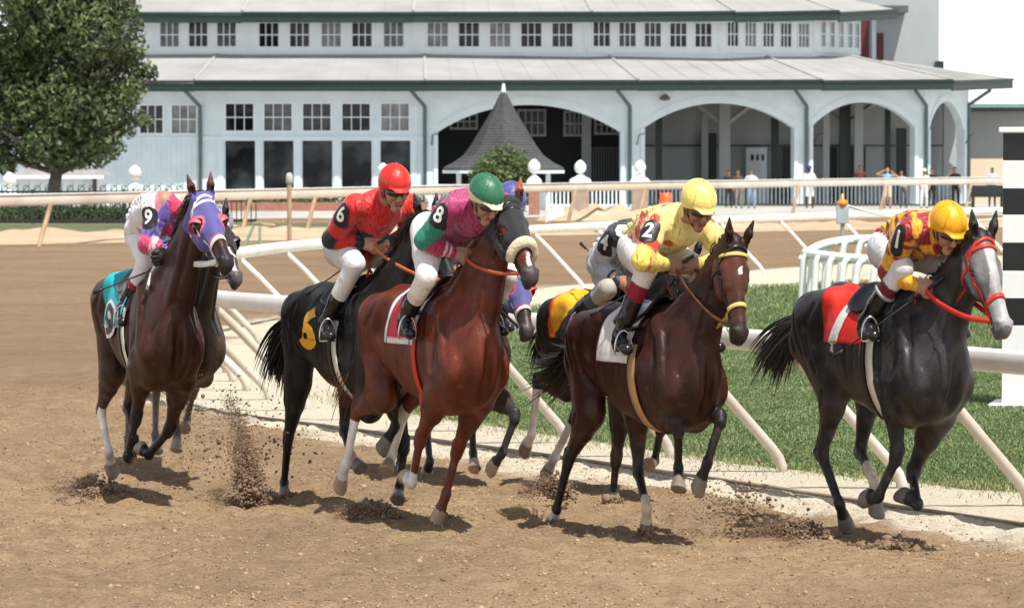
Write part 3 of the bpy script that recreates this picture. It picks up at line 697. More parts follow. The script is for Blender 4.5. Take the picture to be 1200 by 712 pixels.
for x0, x1, y0 in ((915, 932, 172), (966, 978, 172), (994, 1012, 172), (822, 838, 156), (1048, 1060, 150)):
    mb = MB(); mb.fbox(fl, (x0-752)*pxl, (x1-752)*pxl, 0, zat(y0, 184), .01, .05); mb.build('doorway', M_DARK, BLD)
mb = MB(); mb.fbox(fl, (756-752)*pxl, (1135-752)*pxl, zat(171.5, 184), zat(169.5, 184), .01, .12); mb.build('dado_rail', M_GREEN, BLD)

# ---- roofs: sloping sheets with thickness, hips, green fascias
def roof(verts, over, y_eave, y_top, run, name, y_end=None, thick=.12, x_ext=0):
    lo = []; hi = []
    for i, (px, Y) in enumerate(verts):
        p = Vector((xat(px, Y), Y, 0)); a = Vector((xat(*verts[max(i-1, 0)]), verts[max(i-1, 0)][1], 0)); b = Vector((xat(*verts[min(i+1, len(verts)-1)]), verts[min(i+1, len(verts)-1)][1], 0))
        t = (b-a).normalized(); n = Vector((t.y, -t.x, 0))
        if i == len(verts)-1 and x_ext: n = (n+Vector((x_ext, 0, 0))).normalized()*1.25
        e = p+n*over; q = p-n*run
        ez = zat(y_eave, e.y) if not callable(y_eave) else y_eave(px, e.y)
        lo.append(Vector((e.x, e.y, ez))-bld_o); hi.append(Vector((q.x, q.y, y_top(px, q.y) if callable(y_top) else zat(y_top, q.y)))-bld_o)
    mb = MB(); T = Vector((0, 0, thick)); rg = MB()
    for i in range(len(lo)-1):
        V = [lo[i], lo[i+1], hi[i+1], hi[i], lo[i]+T, lo[i+1]+T, hi[i+1]+T, hi[i]+T]
        mb.add(V, [(3, 2, 1, 0), (4, 5, 6, 7), (0, 1, 5, 4), (2, 3, 7, 6)]+([(0, 4, 7, 3)] if i == 0 else [])+([(1, 2, 6, 5)] if i == len(lo)-2 else []))
        n = int((lo[i+1]-lo[i]).length/1.1)
        for k in range(1, n): rg.tube([lo[i].lerp(lo[i+1], k/n)+T*1.0, hi[i].lerp(hi[i+1], k/n)+T*1.0], .014, 4, False)
    r = mb.build(name, M_ROOF, BLD); rg.build('seams', M_ROOF, r)
    for i in range(len(lo)): h = MB(); h.tube([lo[i]+T*1.1, hi[i]+T*1.1], .07, 6); h.build('hip', mat('hip_flashing', (.40, .40, .385), .7, .05), r)
    f = MB()
    for i in range(len(lo)-1):
        a, b = lo[i], lo[i+1]; d = (b-a).normalized(); n = Vector((d.y, -d.x, 0))
        fr = lambda U, ZZ, NN, a=a, d=d, n=n: a+d*U+n*NN+Vector((0, 0, ZZ)); L = (b-a).length
        f.prism([(0, 0), (L, b.z-a.z), (L, b.z-a.z+.1), (0, .1)], fr, .0, .09)
        f.prism([(0, -.36), (L, b.z-a.z-.36), (L, b.z-a.z-.01), (0, -.01)], fr, -.06, .03)
    f.build('fascia', M_GREEN, BLD)
    s_ = MB()
    for i in range(len(lo)-1):
        q = [Vector((xat(*verts[i]), verts[i][1], 0))-bld_o, Vector((xat(*verts[i+1]), verts[i+1][1], 0))-bld_o]
        q[0].z = lo[i].z+.05; q[1].z = lo[i+1].z+.05
        a_, b_ = lo[i]+Vector((0, 0, -.03)), lo[i+1]+Vector((0, 0, -.03)); U = Vector((0, 0, .03))
        s_.add([a_, b_, q[1], q[0], a_+U, b_+U, q[1]+U, q[0]+U], [(0, 1, 2, 3), (7, 6, 5, 4), (2, 6, 7, 3)])
    s_.build('soffit', M_TRIM, BLD)
    return lo, hi
LOWR = LOW[:-1]+[(1138, 184)]
lo, hi = roof(LOWR, 1.5, 97, lambda px, Y: zat(66, 177.), 4.4, 'lower_roof', x_ext=1.)
roof(UPP, 1.4, 17, lambda px, Y: 12.2, 11, 'upper_roof', x_ext=.6)
# lower pitch of grey flashing under the clerestory
# ---- downpipes
for i, (px, Y) in enumerate(LOW[1:]):
    mb = MB(); x = xat(px, Y)-bld_o.x; y = Y-bld_o.y; e = lo[i+1]; k = 1 if i == 5 else 0
    topx = x-(.55 if not k else -.95)
    mb.tube([(topx, e.y+.25, e.z-.12), (topx, e.y+.25, e.z-.35), (x, y-.16, e.z-1.0), (x, y-.13, e.z-1.25), (x, y-.13, .1)], .085, 8); mb.build('downpipe', M_PIPE, BLD, True)
# doors beside the clerestory and balcony
# ---- tall grey wing behind on the right, with the shade tree's crown out of frame
tw = empty('grey_annexe', (xat(1040, 196), 196, 0), 0, 'tall plain grey annexe rising behind the right end of the clubhouse', 'building')
to = Vector((xat(1040, 196), 196, 0)); ft = lambda U, ZZ, NN: Vector((U, -NN, ZZ)); pt = 4700/196
M_GREY = mat('grey_render', (.42, .45, .46), .7, .06, .4)
mb = MB(); mb.fbox(ft, (985-1040)/pt, (1100-1040)/pt, 0, zat(-60, 196), -8, 0); mb.build('wall', M_GREY, tw)
mb = MB(); mb.fbox(ft, (1008-1040)/pt, (1018-1040)/pt, zat(72, 196), zat(22, 196), .005, .05); mb.build('maroon_door', mat('maroon_paint', (.13, .02, .025), .5, .15), tw)
mb = MB(); mb.fbox(ft, (1021-1040)/pt, (1026-1040)/pt, zat(72, 196), zat(20, 196), .005, .1); mb.build('door_frame', M_TRIM, tw)
mb = MB(); mb.fbox(ft, (1027-1040)/pt, (1035-1040)/pt, zat(72, 196), zat(39, 196), .005, .05); mb.build('maroon_door', MATS['maroon_paint'], tw)
mb = MB(); mb.fbox(ft, (1021-1040)/pt, (1060-1040)/pt, zat(16, 196), zat(8, 196), 0, 1.6); mb.build('balcony_slab', mat('slab_grey', (.1, .13, .13), .6), tw)
mb = MB(); mb.fbox(ft, (1095-1040)/pt, (1104-1040)/pt, zat(82, 196), zat(72, 196), 0, .6); mb.build('roof_vent', M_GREEN, tw)
lw = empty('low_wing', (xat(1165, 192), 192, 0), 0, 'low grey side wing with a green eave right of the clubhouse', 'building')
lo_ = Vector((xat(1165, 192), 192, 0)); pl = 4700/192
fw_ = lambda U, ZZ, NN: Vector((U, -NN, ZZ))
mb = MB(); mb.fbox(fw_, (1120-1165)/pl, (1300-1165)/pl, 0, zat(131, 192), -6, 0); mb.build('wall', M_GREY, lw)
mb = MB(); mb.fbox(fw_, (1118-1165)/pl, (1302-1165)/pl, zat(131, 192), zat(126, 192), -6, 1.2); mb.build('eave', M_GREEN, lw)
mb = MB(); mb.fbox(fw_, (1118-1165)/pl, (1302-1165)/pl, zat(127, 192)+.02, zat(127, 192)+.2, -6, 1.25); mb.build('roof', mat('teal_roof', (.2, .33, .32), .6), lw)
bw = MB(); M_BEIGE = mat('beige_wall', (.72, .58, .42), .7, .06, .5)
wl = empty('beige_wall', (xat(1150, 189), 189, 0), 0, 'sunlit beige boundary wall behind the bystanders at far right', 'wall')
bw.box((xat(1090, 189)-xat(1150, 189), 0, 0), (xat(1300, 189)-xat(1150, 189), .25, zat(186, 189))); bw.build('wall_face', M_BEIGE, wl)

# ---- white balustrades before the clubhouse
def pickets(name, px0, px1, Y, y0, y1, gap, w, m, label, cat='fence', group=None, cap=None):
    x0, x1 = xat(px0, Y), xat(px1, Y); r = empty(name, ((x0+x1)/2, Y, 0), 0, label, cat, group); h = (x1-x0)/2
    z0, z1 = max(.05, zat(y1, Y)), zat(y0, Y); mb = MB(); k = -h
    while k < h: mb.box((k, -.02, z0), (k+w, .02, z1)); k += gap
    mb.build('pickets', m, r)
    mb = MB(); mb.box((-h, -.045, z1), (h, .045, z1+.07)); mb.box((-h, -.03, z0+.02), (h, -.022, z0+.1)); mb.build('top_rail', cap or m, r); return r
pickets('picket_fence', 236, 500, 169, 226, 246, .2, .12, M_TRIM, 'white picket fence below the tall clubhouse windows')
pickets('picket_fence', 505, 735, 170, 218, 247, .17, .07, M_TRIM, 'pale railing in front of the wide arch behind the kiosk')
M_DG = mat('teal_black_rail', (.03, .06, .06), .4, .1)
pickets('picket_fence', 745, 1140, 171, 212, 246, .17, .05, mat('blue_grey_paint', (.25, .3, .32), .5), 'blue-grey railing under a dark handrail along the right-hand arches', cap=M_DG)
# iron fence and clipped hedge at the left
YF = 132.0
ife = pickets('iron_fence', -60, 300, YF, 226, 268, .16, .035, mat('black_iron', (.02, .035, .035), .4, .1), 'black iron fence with scroll top in front of the hedge')
mb = MB(); xx = xat(-60, YF)-ife.location.x
while xx < xat(225, YF)-ife.location.x:
    zt_ = zat(226, YF)
    mb.tube([(xx+.13*math.cos(t)*(.5+.5*abs(math.cos(t/2))), 0, zt_+.14+.1*math.sin(t)) for t in np.linspace(0, 2*PI, 11)], .014, 4, False)
    mb.tube([(xx-.1, 0, zt_+.05), (xx+.15, 0, zt_+.3)], .012, 4, False); xx += .36
mb.build('scrollwork', MATS['black_iron'], ife)
for px in (38, 145, 195):
    mb = MB(); mb.box((xat(px, YF)-ife.location.x-.06, -.06, 0), (xat(px, YF)-ife.location.x+.06, .06, zat(222, YF))); mb.build('post', MATS['black_iron'], ife)

# ---- foliage helpers
def leaf_cloud(centers, radii, n, size, cols, rgs, shell=.55):
    """many small leaf-shaped faces spread through lumpy clumps"""
    centers = np.array(centers); radii = np.array(radii)
    w = radii.prod(1) if radii.ndim > 1 else radii**3; w = w**.75; w = w/w.sum()
    k = rgs.choice(len(centers), n, p=w); d = rgs.normal(size=(n, 3)); d /= np.linalg.norm(d, axis=1)[:, None]
    r = shell+(1-shell)*rgs.random(n)**.7; r *= 1+.24*np.sin(d[:, 0]*7+k)*np.cos(d[:, 2]*6+k*2)
    rad = radii[k] if radii.ndim > 1 else radii[k][:, None]
    P = centers[k]+d*r[:, None]*rad+rgs.normal(0, size*.5, (n, 3))
    nn = d+rgs.normal(0, .8, (n, 3)); nn /= np.linalg.norm(nn, axis=1)[:, None]
    a = np.cross(nn, rgs.normal(size=(n, 3))); a /= np.linalg.norm(a, axis=1)[:, None]; b = np.cross(nn, a)
    s = size*(.6+.8*rgs.random(n))[:, None]
    V = np.stack([P-a*s, P-b*s*.45+nn*s*.1, P+a*s, P+b*s*.45+nn*s*.1], 1).reshape(-1, 3); F = np.arange(len(V)).reshape(-1, 4)
    c0, c1 = np.array(cols[0]), np.array(cols[1]); tone = rgs.random(len(centers))[k]*.5+rgs.random(n)*.5
    C = c0*(1-tone[:, None])+c1*tone[:, None]
    return V, F, np.repeat(C, 4, 0)
def leaf_mat(name='leaves'):
    m = vmat(name, .55, .35, var=.1); b = m.node_tree.nodes['Principled BSDF']; return m
M_LEAF = leaf_mat()
def limb_tree(name, loc, h_trunk, crown, label, n=26000, size=.14, cols=((.035, .055, .018), (.10, .14, .045)), seed=3, rt_=.28, group=None):
    """crown: list of (centre, radii)"""
    r = empty(name, loc, 0, label, 'tree', group); g = np.random.default_rng(seed); M_BARK = mat('bark', (.10, .085, .07), .9, .3, 6., .5, 20.)
    mb = MB(); top = Vector((.2, 0, h_trunk)); mb.tube([(0, 0, -.1), (.02, 0, .5), (.05, 0, h_trunk*.6), top], [rt_*1.3, rt_, rt_*.85, rt_*.75], 10); 
    for c, rd in crown:
        c = Vector(c); mid = top.lerp(c, .5)+Vector(g.normal(0, .25, 3)); mb.tube([top-Vector((0, 0, .3)), mid, c], [rt_*.45, rt_*.26, .04], 6)
        for _ in range(3):
            e = c+Vector(g.normal(0, .5, 3)*np.array(rd)); mb.tube([mid.lerp(c, .5), e], [.07, .02], 5)
    mb.build('trunk', M_BARK, r, True)
    V, F, C = leaf_cloud([c for c, _ in crown], [rd for _, rd in crown], n, size, cols, g); o = link('crown', np_mesh('crown', V, F, C), M_LEAF, r); return r
# the big shade tree at the left
YT = 150.; pm = 4700/YT; tx = xat(62, YT)
def T(px, py, dy=0): return ((px-62)/pm, dy, zat(py, YT))
g = np.random.default_rng(5); crown = []
for px, py, r_ in ((60, 20, 62), (115, 40, 48), (20, 45, 55), (70, 70, 70), (135, 85, 42), (10, 100, 55), (85, 120, 62), (135, 130, 42), (25, 150, 50), (100, 160, 45), (150, 60, 26), (128, 172, 26), (60, 168, 38), (-20, 90, 60), (90, -10, 60), (30, -20, 60), (-5, 178, 24), (155, 108, 22), (45, 120, 50), (118, 5, 40), (92, 184, 22), (34, 182, 22), (8, 192, 16), (112, 186, 14), (166, 140, 14), (172, 84, 13), (160, 34, 18), (150, 12, 20), (-18, 140, 40)):
    f = r_/pm; crown.append((T(px, py, g.normal(0, 1.1)), (f*.82, f*.9, f*.72)))
limb_tree('shade_tree', (tx, YT, 0), zat(190, YT)-.1, crown, 'large dark green shade tree with a dense round crown at the left', n=36000, size=.12, cols=((.030, .052, .018), (.125, .165, .06)))
# hedge behind the iron fence
hv, hf, hc = leaf_cloud([((x-90)/35.6, 0, .18+.04*math.sin(x)) for x in range(-60, 245, 9)], [(.5, .4, .42)]*len(range(-60, 245, 9)), 26000, .06, ((.03, .05, .018), (.085, .12, .04)), g, .5)
hd = link('hedge', np_mesh('hedge', hv, hf, hc), M_LEAF); hd.location = (xat(90, YF+2), YF+2.0, 0); tag(hd, 'long clipped dark green hedge behind the iron fence at the left', 'hedge')
hv, hf, hc = leaf_cloud([((x-360)/29, 0, .3) for x in range(235, 500, 7)], [(.3, .4, .33)]*len(range(235, 500, 7)), 9000, .06, ((.04, .07, .02), (.12, .17, .05)), g, .5)
hd = link('flower_bed', np_mesh('flower_bed', hv, hf, hc), M_LEAF); hd.location = (xat(360, 163), 163, 0); tag(hd, 'low green planting along the foot of the white picket fence', 'plants')
# brick edging of the bed
mb = MB(); M_BRICK = mat('brick', (.42, .20, .14), .85, .25, 5., .3, 20., c2=(.30, .13, .10)); mb.box((xat(236, 160), 160, 0), (xat(500, 160), 160.4, .35)); o = mb.build('brick_edging', M_BRICK); tag(o, 'low brick edging wall before the planting under the windows', 'wall')
# bush before the kiosk
bs = empty('round_bush', (xat(590, 158), 158, 0), 0, 'round leafy green bush in front of the kiosk roof', 'bush')
pb = 4700/158; bc = [(((px-590)/pb, g.normal(0, .2), zat(py, 158)), (r_/pb,)*3) for px, py, r_ in ((590, 188, 20), (575, 195, 20), (607, 197, 20), (562, 205, 14), (590, 210, 26), (617, 208, 12), (590, 232, 26), (572, 225, 20), (610, 228, 18))]
v, f, c = leaf_cloud([q for q, _ in bc], [q for _, q in bc], 9000, .075, ((.045, .075, .025), (.14, .19, .06)), g, .4); link('foliage', np_mesh('foliage', v, f, c), M_LEAF, bs)
mb = MB(); mb.tube([(0, 0, 0), (0, 0, zat(200, 158))], [.07, .03], 6); mb.build('stem', MATS['bark'], bs)

# ---- kiosk with a pointed, flared shingle roof
YK = 162.; pk = 4700/YK; kx = xat(590, YK)
kk = empty('kiosk', (kx, YK, 0), 0, 'small kiosk with a tall pointed grey shingle roof and white posts', 'kiosk')
ys_ = [(108, 2.5), (112, 5), (130, 14), (150, 26), (170, 38), (182, 47), (190, 58), (196, 70), (199, 71)]
prof = [(.0, zat(106, YK))]+[(r_/pk, zat(y, YK)) for y, r_ in ys_]+[(66/pk, zat(199, YK)-.03), (0, zat(199, YK))]
mk = mat('grey_shingle', (.085, .087, .092), .85, .3, 7., .4, 16., c2=(.05, .05, .055)); mb = MB(); mb.lathe([(r_, z) for r_, z in prof][::-1], (0, 0, 0), 8)
o = mb.build('roof', mk, kk)
mb = MB()
for j in range(26):
    t = j/25; py = 112+t*80; rr_ = np.interp(py, [a for a, _ in ys_], [b for _, b in ys_])/pk+.012; z = zat(py, YK)
    mb.tube([(rr_*math.cos(2*PI*k/8), rr_*math.sin(2*PI*k/8), z) for k in range(9)], .012, 4, False)
mb.build('shingle_courses', mk, o)
mb = MB(); mb.tube([(0, 0, zat(108, YK)), (0, 0, zat(98, YK))], [.1, .05], 8); mb.build('finial', M_TRIM, kk)
mb = MB(); mb.lathe([(69.5/pk, zat(203, YK)), (71.5/pk, zat(203, YK)), (71.5/pk, zat(199.5, YK)), (69.5/pk, zat(199.5, YK))], (0, 0, 0), 8); mb.build('fascia', M_TRIM, kk)
for k in range(8):
    a = PI/8+k*PI/4; mb = MB(); x, y = 1.95*math.cos(a), 1.95*math.sin(a); mb.box((x-.09, y-.09, 0), (x+.09, y+.09, zat(201, YK))); mb.build('post', M_TRIM, kk)
mb = MB(); mb.lathe([(1.8, 0), (1.8, .95), (1.85, .95), (1.85, 1.0), (0, 1.0)], (0, 0, 0), 8); mb.build('counter', M_TRIM, kk)

# ---- brick piers with pineapple finials
def pier(px, Y, ytop, w, label, kind='brick'):
    p = empty('brick_pier', (xat(px, Y), Y, 0), 0, label, 'pier', 'brick gate piers with white pineapple finials'); s_ = 4700/Y; h = zat(ytop+27, Y)
    mb = MB(); mb.box((-w/2, -w/2, 0), (w/2, w/2, h)); mb.build('shaft', M_BRICK if kind == 'brick' else mat('stone_pier', (.45, .33, .26), .8, .15, 3., .2, c2=(.34, .24, .19)), p)
    mb = MB(); mb.box((-w/2-.07, -w/2-.07, h), (w/2+.07, w/2+.07, h+.12)); mb.lathe([(w*.62, .12), (w*.5, .2), (w*.3, .26), (w*.2, .33)], (0, 0, h), 8); mb.build('cap', M_TRIM, p)
    k = 17.5/s_/.62; mb = MB(); z0 = h+.32
    mb.lathe([(.07, 0), (.06, .05), (.13, .09), (.20, .17), (.235, .27), (.225, .38), (.17, .48), (.09, .55), (.05, .58), (0, .6)], (0, 0, z0), 14); o_ = mb.build('pineapple_finial', M_W3, p, True); return p
pier(158, 140, 197, .42, 'brick pier with white finial behind the iron fence, leftmost of the piers in full view')
pier(11, 141, 205, .5, 'brick pier half hidden under the big shade tree')
pier(626, 150, 188, .42, 'red brick pier with white pineapple finial just right of the kiosk bush')
pier(680, 156, 188, .68, 'broad tan pier with white finial in the middle of the three by the wide arch', 'stone')
pier(750, 158, 188, .62, 'tan pier with white finial at the clubhouse corner between the two wide arches', 'stone')
pier(449, 164, 190, .45, 'pier with white finial standing just left behind the red cap rider')
mb = MB(); a = at(690, 250, 150); mb.box((xat(676, 150), 150, 0), (xat(760, 150), 150.5, zat(246, 150))); o = mb.build('brick_planter_wall', M_BRICK); tag(o, 'low reddish brick wall joining the two tan piers', 'wall')
# sand heap by the piers
pts_ = [ground(x, 262) for x in (650, 780)]
mb = MB(); n_ = 16
V = []; F = []
for i in range(n_+1):
    for j in range(7):
        u = i/n_; v_ = j/6; hgt = .5*math.sin(PI*u)**.8*math.sin(PI*v_)*(1+.3*math.sin(i*2.1)); V.append((xat(628, 140)+(xat(790, 140)-xat(628, 140))*u, 138+5*v_, hgt-.02))
for i in range(n_):
    for j in range(6): q = i*7+j; F.append((q, q+7, q+8, q+1))
mb.add(V, F); o = mb.build('sand_heap', bpy.data.materials['bank_sand'], None, True); tag(o, 'low heap of pale sand in front of the brick piers', 'sand heap', kind='thing')
# lean wooden post and cone-topped stake left of the red rider
mb = MB(); mb.tube([(0, 0, 0), (0, 0, zat(215, 96))], .055, 8); p = empty('timber_post', (xat(339, 96), 96, 0), 0, 'upright timber post with a pale rounded cap before the picket fence', 'post'); mb.build('shaft', M_TIM, p)
mb = MB(); mb.lathe([(.06, 0), (.085, .05), (.085, .2), (.05, .27), (0, .28)], (0, 0, zat(216, 96)), 12); mb.build('cap', mat('grey_cap', (.5, .48, .44), .7), p, True)
st = empty('low_gate', (xat(302, 97), 97, 0), 0, 'small weathered timber trestle beside the far rail', 'trestle')
for nm, pts_ in (('leg', [(-.36, 0, 0), (-.1, 0, .62)]), ('leg', [(.05, 0, 0), (.05, 0, .72)]), ('top_bar', [(-.12, 0, .66), (.42, 0, .6)])):
    mb = MB(); mb.tube(pts_, .035, 6); mb.build(nm, M_TIM if nm != 'leg' else mat('green_stick', (.28, .42, .3), .7), st)

# ---- small white lodge under the tree
YL = 166.; pl_ = 4700/YL
lg = empty('white_lodge', (xat(70, YL), YL, 0), 0, 'small white lodge with a grey hipped roof under the shade tree', 'building')
fr = lambda U, ZZ, NN: Vector(((U-70)/pl_, -NN, ZZ))
mb = MB(); mb.fbox(fr, 18, 113, 0, zat(205, YL), -4, 0); mb.build('wall', M_TRIM, lg)
mb = MB(); zl = zat(206, YL); zh = zat(186, YL)
A = [fr(14, zl, .5), fr(122, zl, .5), fr(122, zl, -4.5), fr(14, zl, -4.5), fr(36, zh, -1.6), fr(96, zh, -1.6)]
mb.add(A, [(0, 1, 5, 4), (1, 2, 5), (2, 3, 4, 5), (3, 0, 4), (3, 2, 1, 0)]); mb.build('roof', mat('slate_grey', (.30, .29, .29), .8, .12, 2.), lg)
mb = MB(); mb.fbox(fr, 13, 123, zl-.12, zl+.02, .5, .56); mb.build('fascia', M_TRIM, lg)
for a_, b_ in ((19, 33), (44, 54), (82, 98)): window(fr and (lambda U, ZZ, NN: Vector((U, -NN, ZZ))), (a_-70)/pl_, (b_-70)/pl_, zat(226, YL), zat(208, YL), 2, 2, lg, fw=.05)
mb = MB(); mb.fbox(fr, 109, 113.5, 0, zl-.02, .01, .2); mb.build('corner_post', mat('maroon_brown', (.12, .06, .06), .6), lg)
# ================================================================== horses and riders
KR = np.array([1.03, 1.0, 1.12])      # picture scale of the living things against the ground units used above
class Frame:
    """a runner's own axes: x forward, y to its left, z up; origin on the ground under mid-body"""
    def __init__(s, cx, gy, a, K=None):
        s.K = K; s.args = (cx, gy, a)
        s.O = np.append(ground(cx, gy)[:2], 0.); a = R(a)
        s.h = np.array([math.sin(a), -math.cos(a), 0]); s.l = np.array([math.cos(a), math.sin(a), 0]); s.rz = math.atan2(s.h[1], s.h[0])
        s.c = s.loc([0, 0, CAMH])
    def loc(s, p): d = np.asarray(p, float)-s.O; return np.array([d @ s.h, d @ s.l, d[2]])/s.K
    def wld(s, p): p = np.asarray(p, float)*s.K; return s.O+s.h*p[0]+s.l*p[1]+np.array([0, 0, p[2]])
    def rdir(s, px, py): d = ray(px, py); return np.array([d @ s.h, d @ s.l, d[2]])/s.K
    def xplane(s, p, x): d = s.rdir(*p); return s.c+d*((x-s.c[0])/d[0])
    def plane(s, p, y): d = s.rdir(*p); return s.c+d*((y-s.c[1])/d[1])
    def px(s, p):
        w = s.wld(p)-np.array([0, 0, CAMH]); f = w[1]*CT-w[2]*ST; u = w[1]*ST+w[2]*CT
        return 600+FPX*w[0]/f, 356-FPX*u/f
    def chain(s, par, p, L, y, slack=.07, near=None):
        """the point at distance L from par seen at pixel p, kept close to the plane y"""
        P = s.plane(p, y); d = nrm(s.rdir(*p)); oc = s.c-par; b = oc @ d; q = b*b-(oc @ oc-L*L)
        if q >= 0:
            r1, r2 = s.c+d*(-b-math.sqrt(q)), s.c+d*(-b+math.sqrt(q))
            Q = near(r1, r2) if near else (r1 if np.linalg.norm(r1-P) < np.linalg.norm(r2-P) else r2)
        else: Q = s.c+d*(-b)
        Q = np.array(Q); Q[1] = min(max(Q[1], y-slack), y+slack); v = Q-par; return par+v/np.linalg.norm(v)*L
def ik(A, C, l1, l2, bend):
    A = np.asarray(A, float); C = np.asarray(C, float); v = C-A; D = np.linalg.norm(v); D2 = min(D, (l1+l2)*.995); v = v/D
    a = (l1*l1-l2*l2+D2*D2)/(2*D2); h = math.sqrt(max(l1*l1-a*a, 0)); b = np.asarray(bend, float); b = b-v*(b @ v); return A+v*a+nrm(b)*h, A+v*D2
YAX = np.array([0, 1., 0])
def lock(V, a, b, r): d, t = segdist(V, a, b); return np.clip((r-d)/.012, 0, 1), t

def strands(name, roots, dirs, length, m, parent, n, r0=.006, sag=.5, spread=.1, seed=1, cols=None, seg=7, curl=.06, surface=None):
    g = np.random.default_rng(seed); VV = []; FF = []; CC = []; o = 0; roots = np.asarray(roots, float); dirs = np.asarray(dirs, float)
    for i in range(n):
        k = g.integers(len(roots)) if len(roots) > 1 else 0; p = roots[k]+g.normal(0, .012, 3); d = nrm(dirs[k]+g.normal(0, spread, 3)); L = length*(.55+.55*g.random())
        pts = [p]; c = g.normal(0, curl, 3)
        for j in range(seg):
            d = nrm(d+np.array([0, 0, -sag/seg])+c*math.sin(j*1.3)/seg*4); pts.append(pts[-1]+d*L/seg)
        pts = np.array(pts); t = np.linspace(0, 1, len(pts)); rr = r0*(1-t)**.6+.0012
        T_ = np.gradient(pts, axis=0); T_ /= np.linalg.norm(T_, axis=1)[:, None]; a = np.cross(T_, [.3, .8, .5]); a /= np.linalg.norm(a, axis=1)[:, None]; b = np.cross(T_, a)
        ring = np.stack([pts+a*rr[:, None], pts+(-.5*a+.87*b)*rr[:, None], pts+(-.5*a-.87*b)*rr[:, None]], 1).reshape(-1, 3)
        q = np.arange(len(pts)-1)[:, None]*3+np.arange(3)[None, :]; q2 = np.arange(len(pts)-1)[:, None]*3+((np.arange(3)+1) % 3)[None, :]
        VV.append(ring); FF.append(np.stack([q, q2, q2+3, q+3], -1).reshape(-1, 4)+o); o += len(ring)
    V = np.concatenate(VV); return link(name, np_mesh(name, V, np.concatenate(FF)), m, parent, True)

def tubes(name, paths, r, m, parent=None, n=6, flat=None, smooth=True):
    mb = MB()
    for p in paths: mb.tube([Vector(q) for q in p], r, n)
    return mb.build(name, m, parent, smooth)
def strap(name, pts, m, parent, w=.022, t=.006, nrmf=None, closed=False):
    """a flat band laid along pts, its face along the given normals"""
    P = [np.asarray(p, float) for p in pts]; V = []; F = []; n = len(P)
    for i, p in enumerate(P):
        a = P[(i+1) % n if closed else min(i+1, n-1)]-P[(i-1) % n if closed else max(i-1, 0)]; a = nrm(a); nn = nrmf[i]-a*(nrmf[i] @ a); nn = nrm(nn); s_ = np.cross(a, nn)
        V += [p+s_*w/2-nn*t/2, p+s_*w/2+nn*t/2, p-s_*w/2+nn*t/2, p-s_*w/2-nn*t/2]
    m_ = n if closed else n-1
    for i in range(m_):
        j = (i+1) % n
        for k in range(4): F.append((i*4+k, i*4+(k+1) % 4, j*4+(k+1) % 4, j*4+k))
    if not closed: F += [(0, 1, 2, 3), ((n-1)*4+3, (n-1)*4+2, (n-1)*4+1, (n-1)*4)]
    mb = MB(); mb.add(V, F); return mb.build(name, m, parent, True)
def drape(bvh, pts, inner, off, outdist=.4):
    """drop each point onto the body from outside towards `inner`; returns points and normals"""
    P = []; NN = []
    for p, q in zip(pts, inner):
        p = Vector(p); q = Vector(q); d = (q-p)
        if d.length < 1e-6: P.append(np.array(p)); NN.append(np.array([0, 0, 1.])); continue
        d.normalize(); st = q-d*outdist; h = bvh.ray_cast(st, d, outdist*1.3)
        if h[0] is None: P.append(np.array(p)); NN.append(-np.array(d)); continue
        nn = h[1] if h[1].dot(d) < 0 else -h[1]
        P.append(np.array(h[0]+nn*off)); NN.append(np.array(nn))
    return P, NN

def text_mesh(s, size, offset=0.):
    cu = bpy.data.curves.new('t', 'FONT'); cu.body = s; cu.size = size; cu.align_x = 'CENTER'; cu.align_y = 'CENTER'; cu.offset = offset; cu.resolution_u = 4
    o = bpy.data.objects.new('t', cu); COL.objects.link(o); dg = bpy.context.evaluated_depsgraph_get(); dg.update()
    me = bpy.data.meshes.new_from_object(o.evaluated_get(dg)); bm = bmesh.new(); bm.from_mesh(me); bmesh.ops.remove_doubles(bm, verts=bm.verts, dist=size*.002)
    bmesh.ops.triangulate(bm, faces=bm.faces[:])
    for _ in range(4):
        es = [e for e in bm.edges if e.calc_length() > .022]
        if not es: break
        bmesh.ops.subdivide_edges(bm, edges=es, cuts=1); bmesh.ops.triangulate(bm, faces=bm.faces[:])
    V = np.array([v.co[:] for v in bm.verts]); bm.verts.index_update(); F = [tuple(v.index for v in f.verts) for f in bm.faces]; bm.free()
    bpy.data.objects.remove(o); bpy.data.curves.remove(cu); bpy.data.meshes.remove(me); return V, F
def decal(name, V2, F, bvh, org, ux, vy, d, off, m, parent, thick=.004, outd=.35):
    """wrap a flat outline (V2 in the ux,vy plane at org) onto the surface found along d"""
    org, ux, vy, d = [np.asarray(q, float) for q in (org, ux, vy, d)]; d = nrm(d)
    P = [org+ux*p[0]+vy*p[1] for p in V2]; out = []; last = None
    for p in P:
        st = Vector(p-d*outd); h = bvh.ray_cast(st, Vector(d), outd*2)
        if h[0] is None: out.append(None); continue
        out.append(np.array(h[0])-d*off)
    ok = [q for q in out if q is not None]
    if not ok: return None
    dep = np.mean([(q-org) @ d for q in ok])
    out = [q if q is not None else P[i]+d*dep for i, q in enumerate(out)]
    bm = bmesh.new(); vs = [bm.verts.new(q) for q in out]
    for f in F:
        try: bm.faces.new([vs[i] for i in f])
        except ValueError: pass
    bmesh.ops.recalc_face_normals(bm, faces=bm.faces[:]); bm.normal_update(); tn = sum((f.normal*f.calc_area() for f in bm.faces), Vector())
    if tn.dot(Vector(d)) > 0: bmesh.ops.reverse_faces(bm, faces=bm.faces[:])
    me = bpy.data.meshes.new(name); bm.to_mesh(me); bm.free(); return link(name, me, m, parent, False)

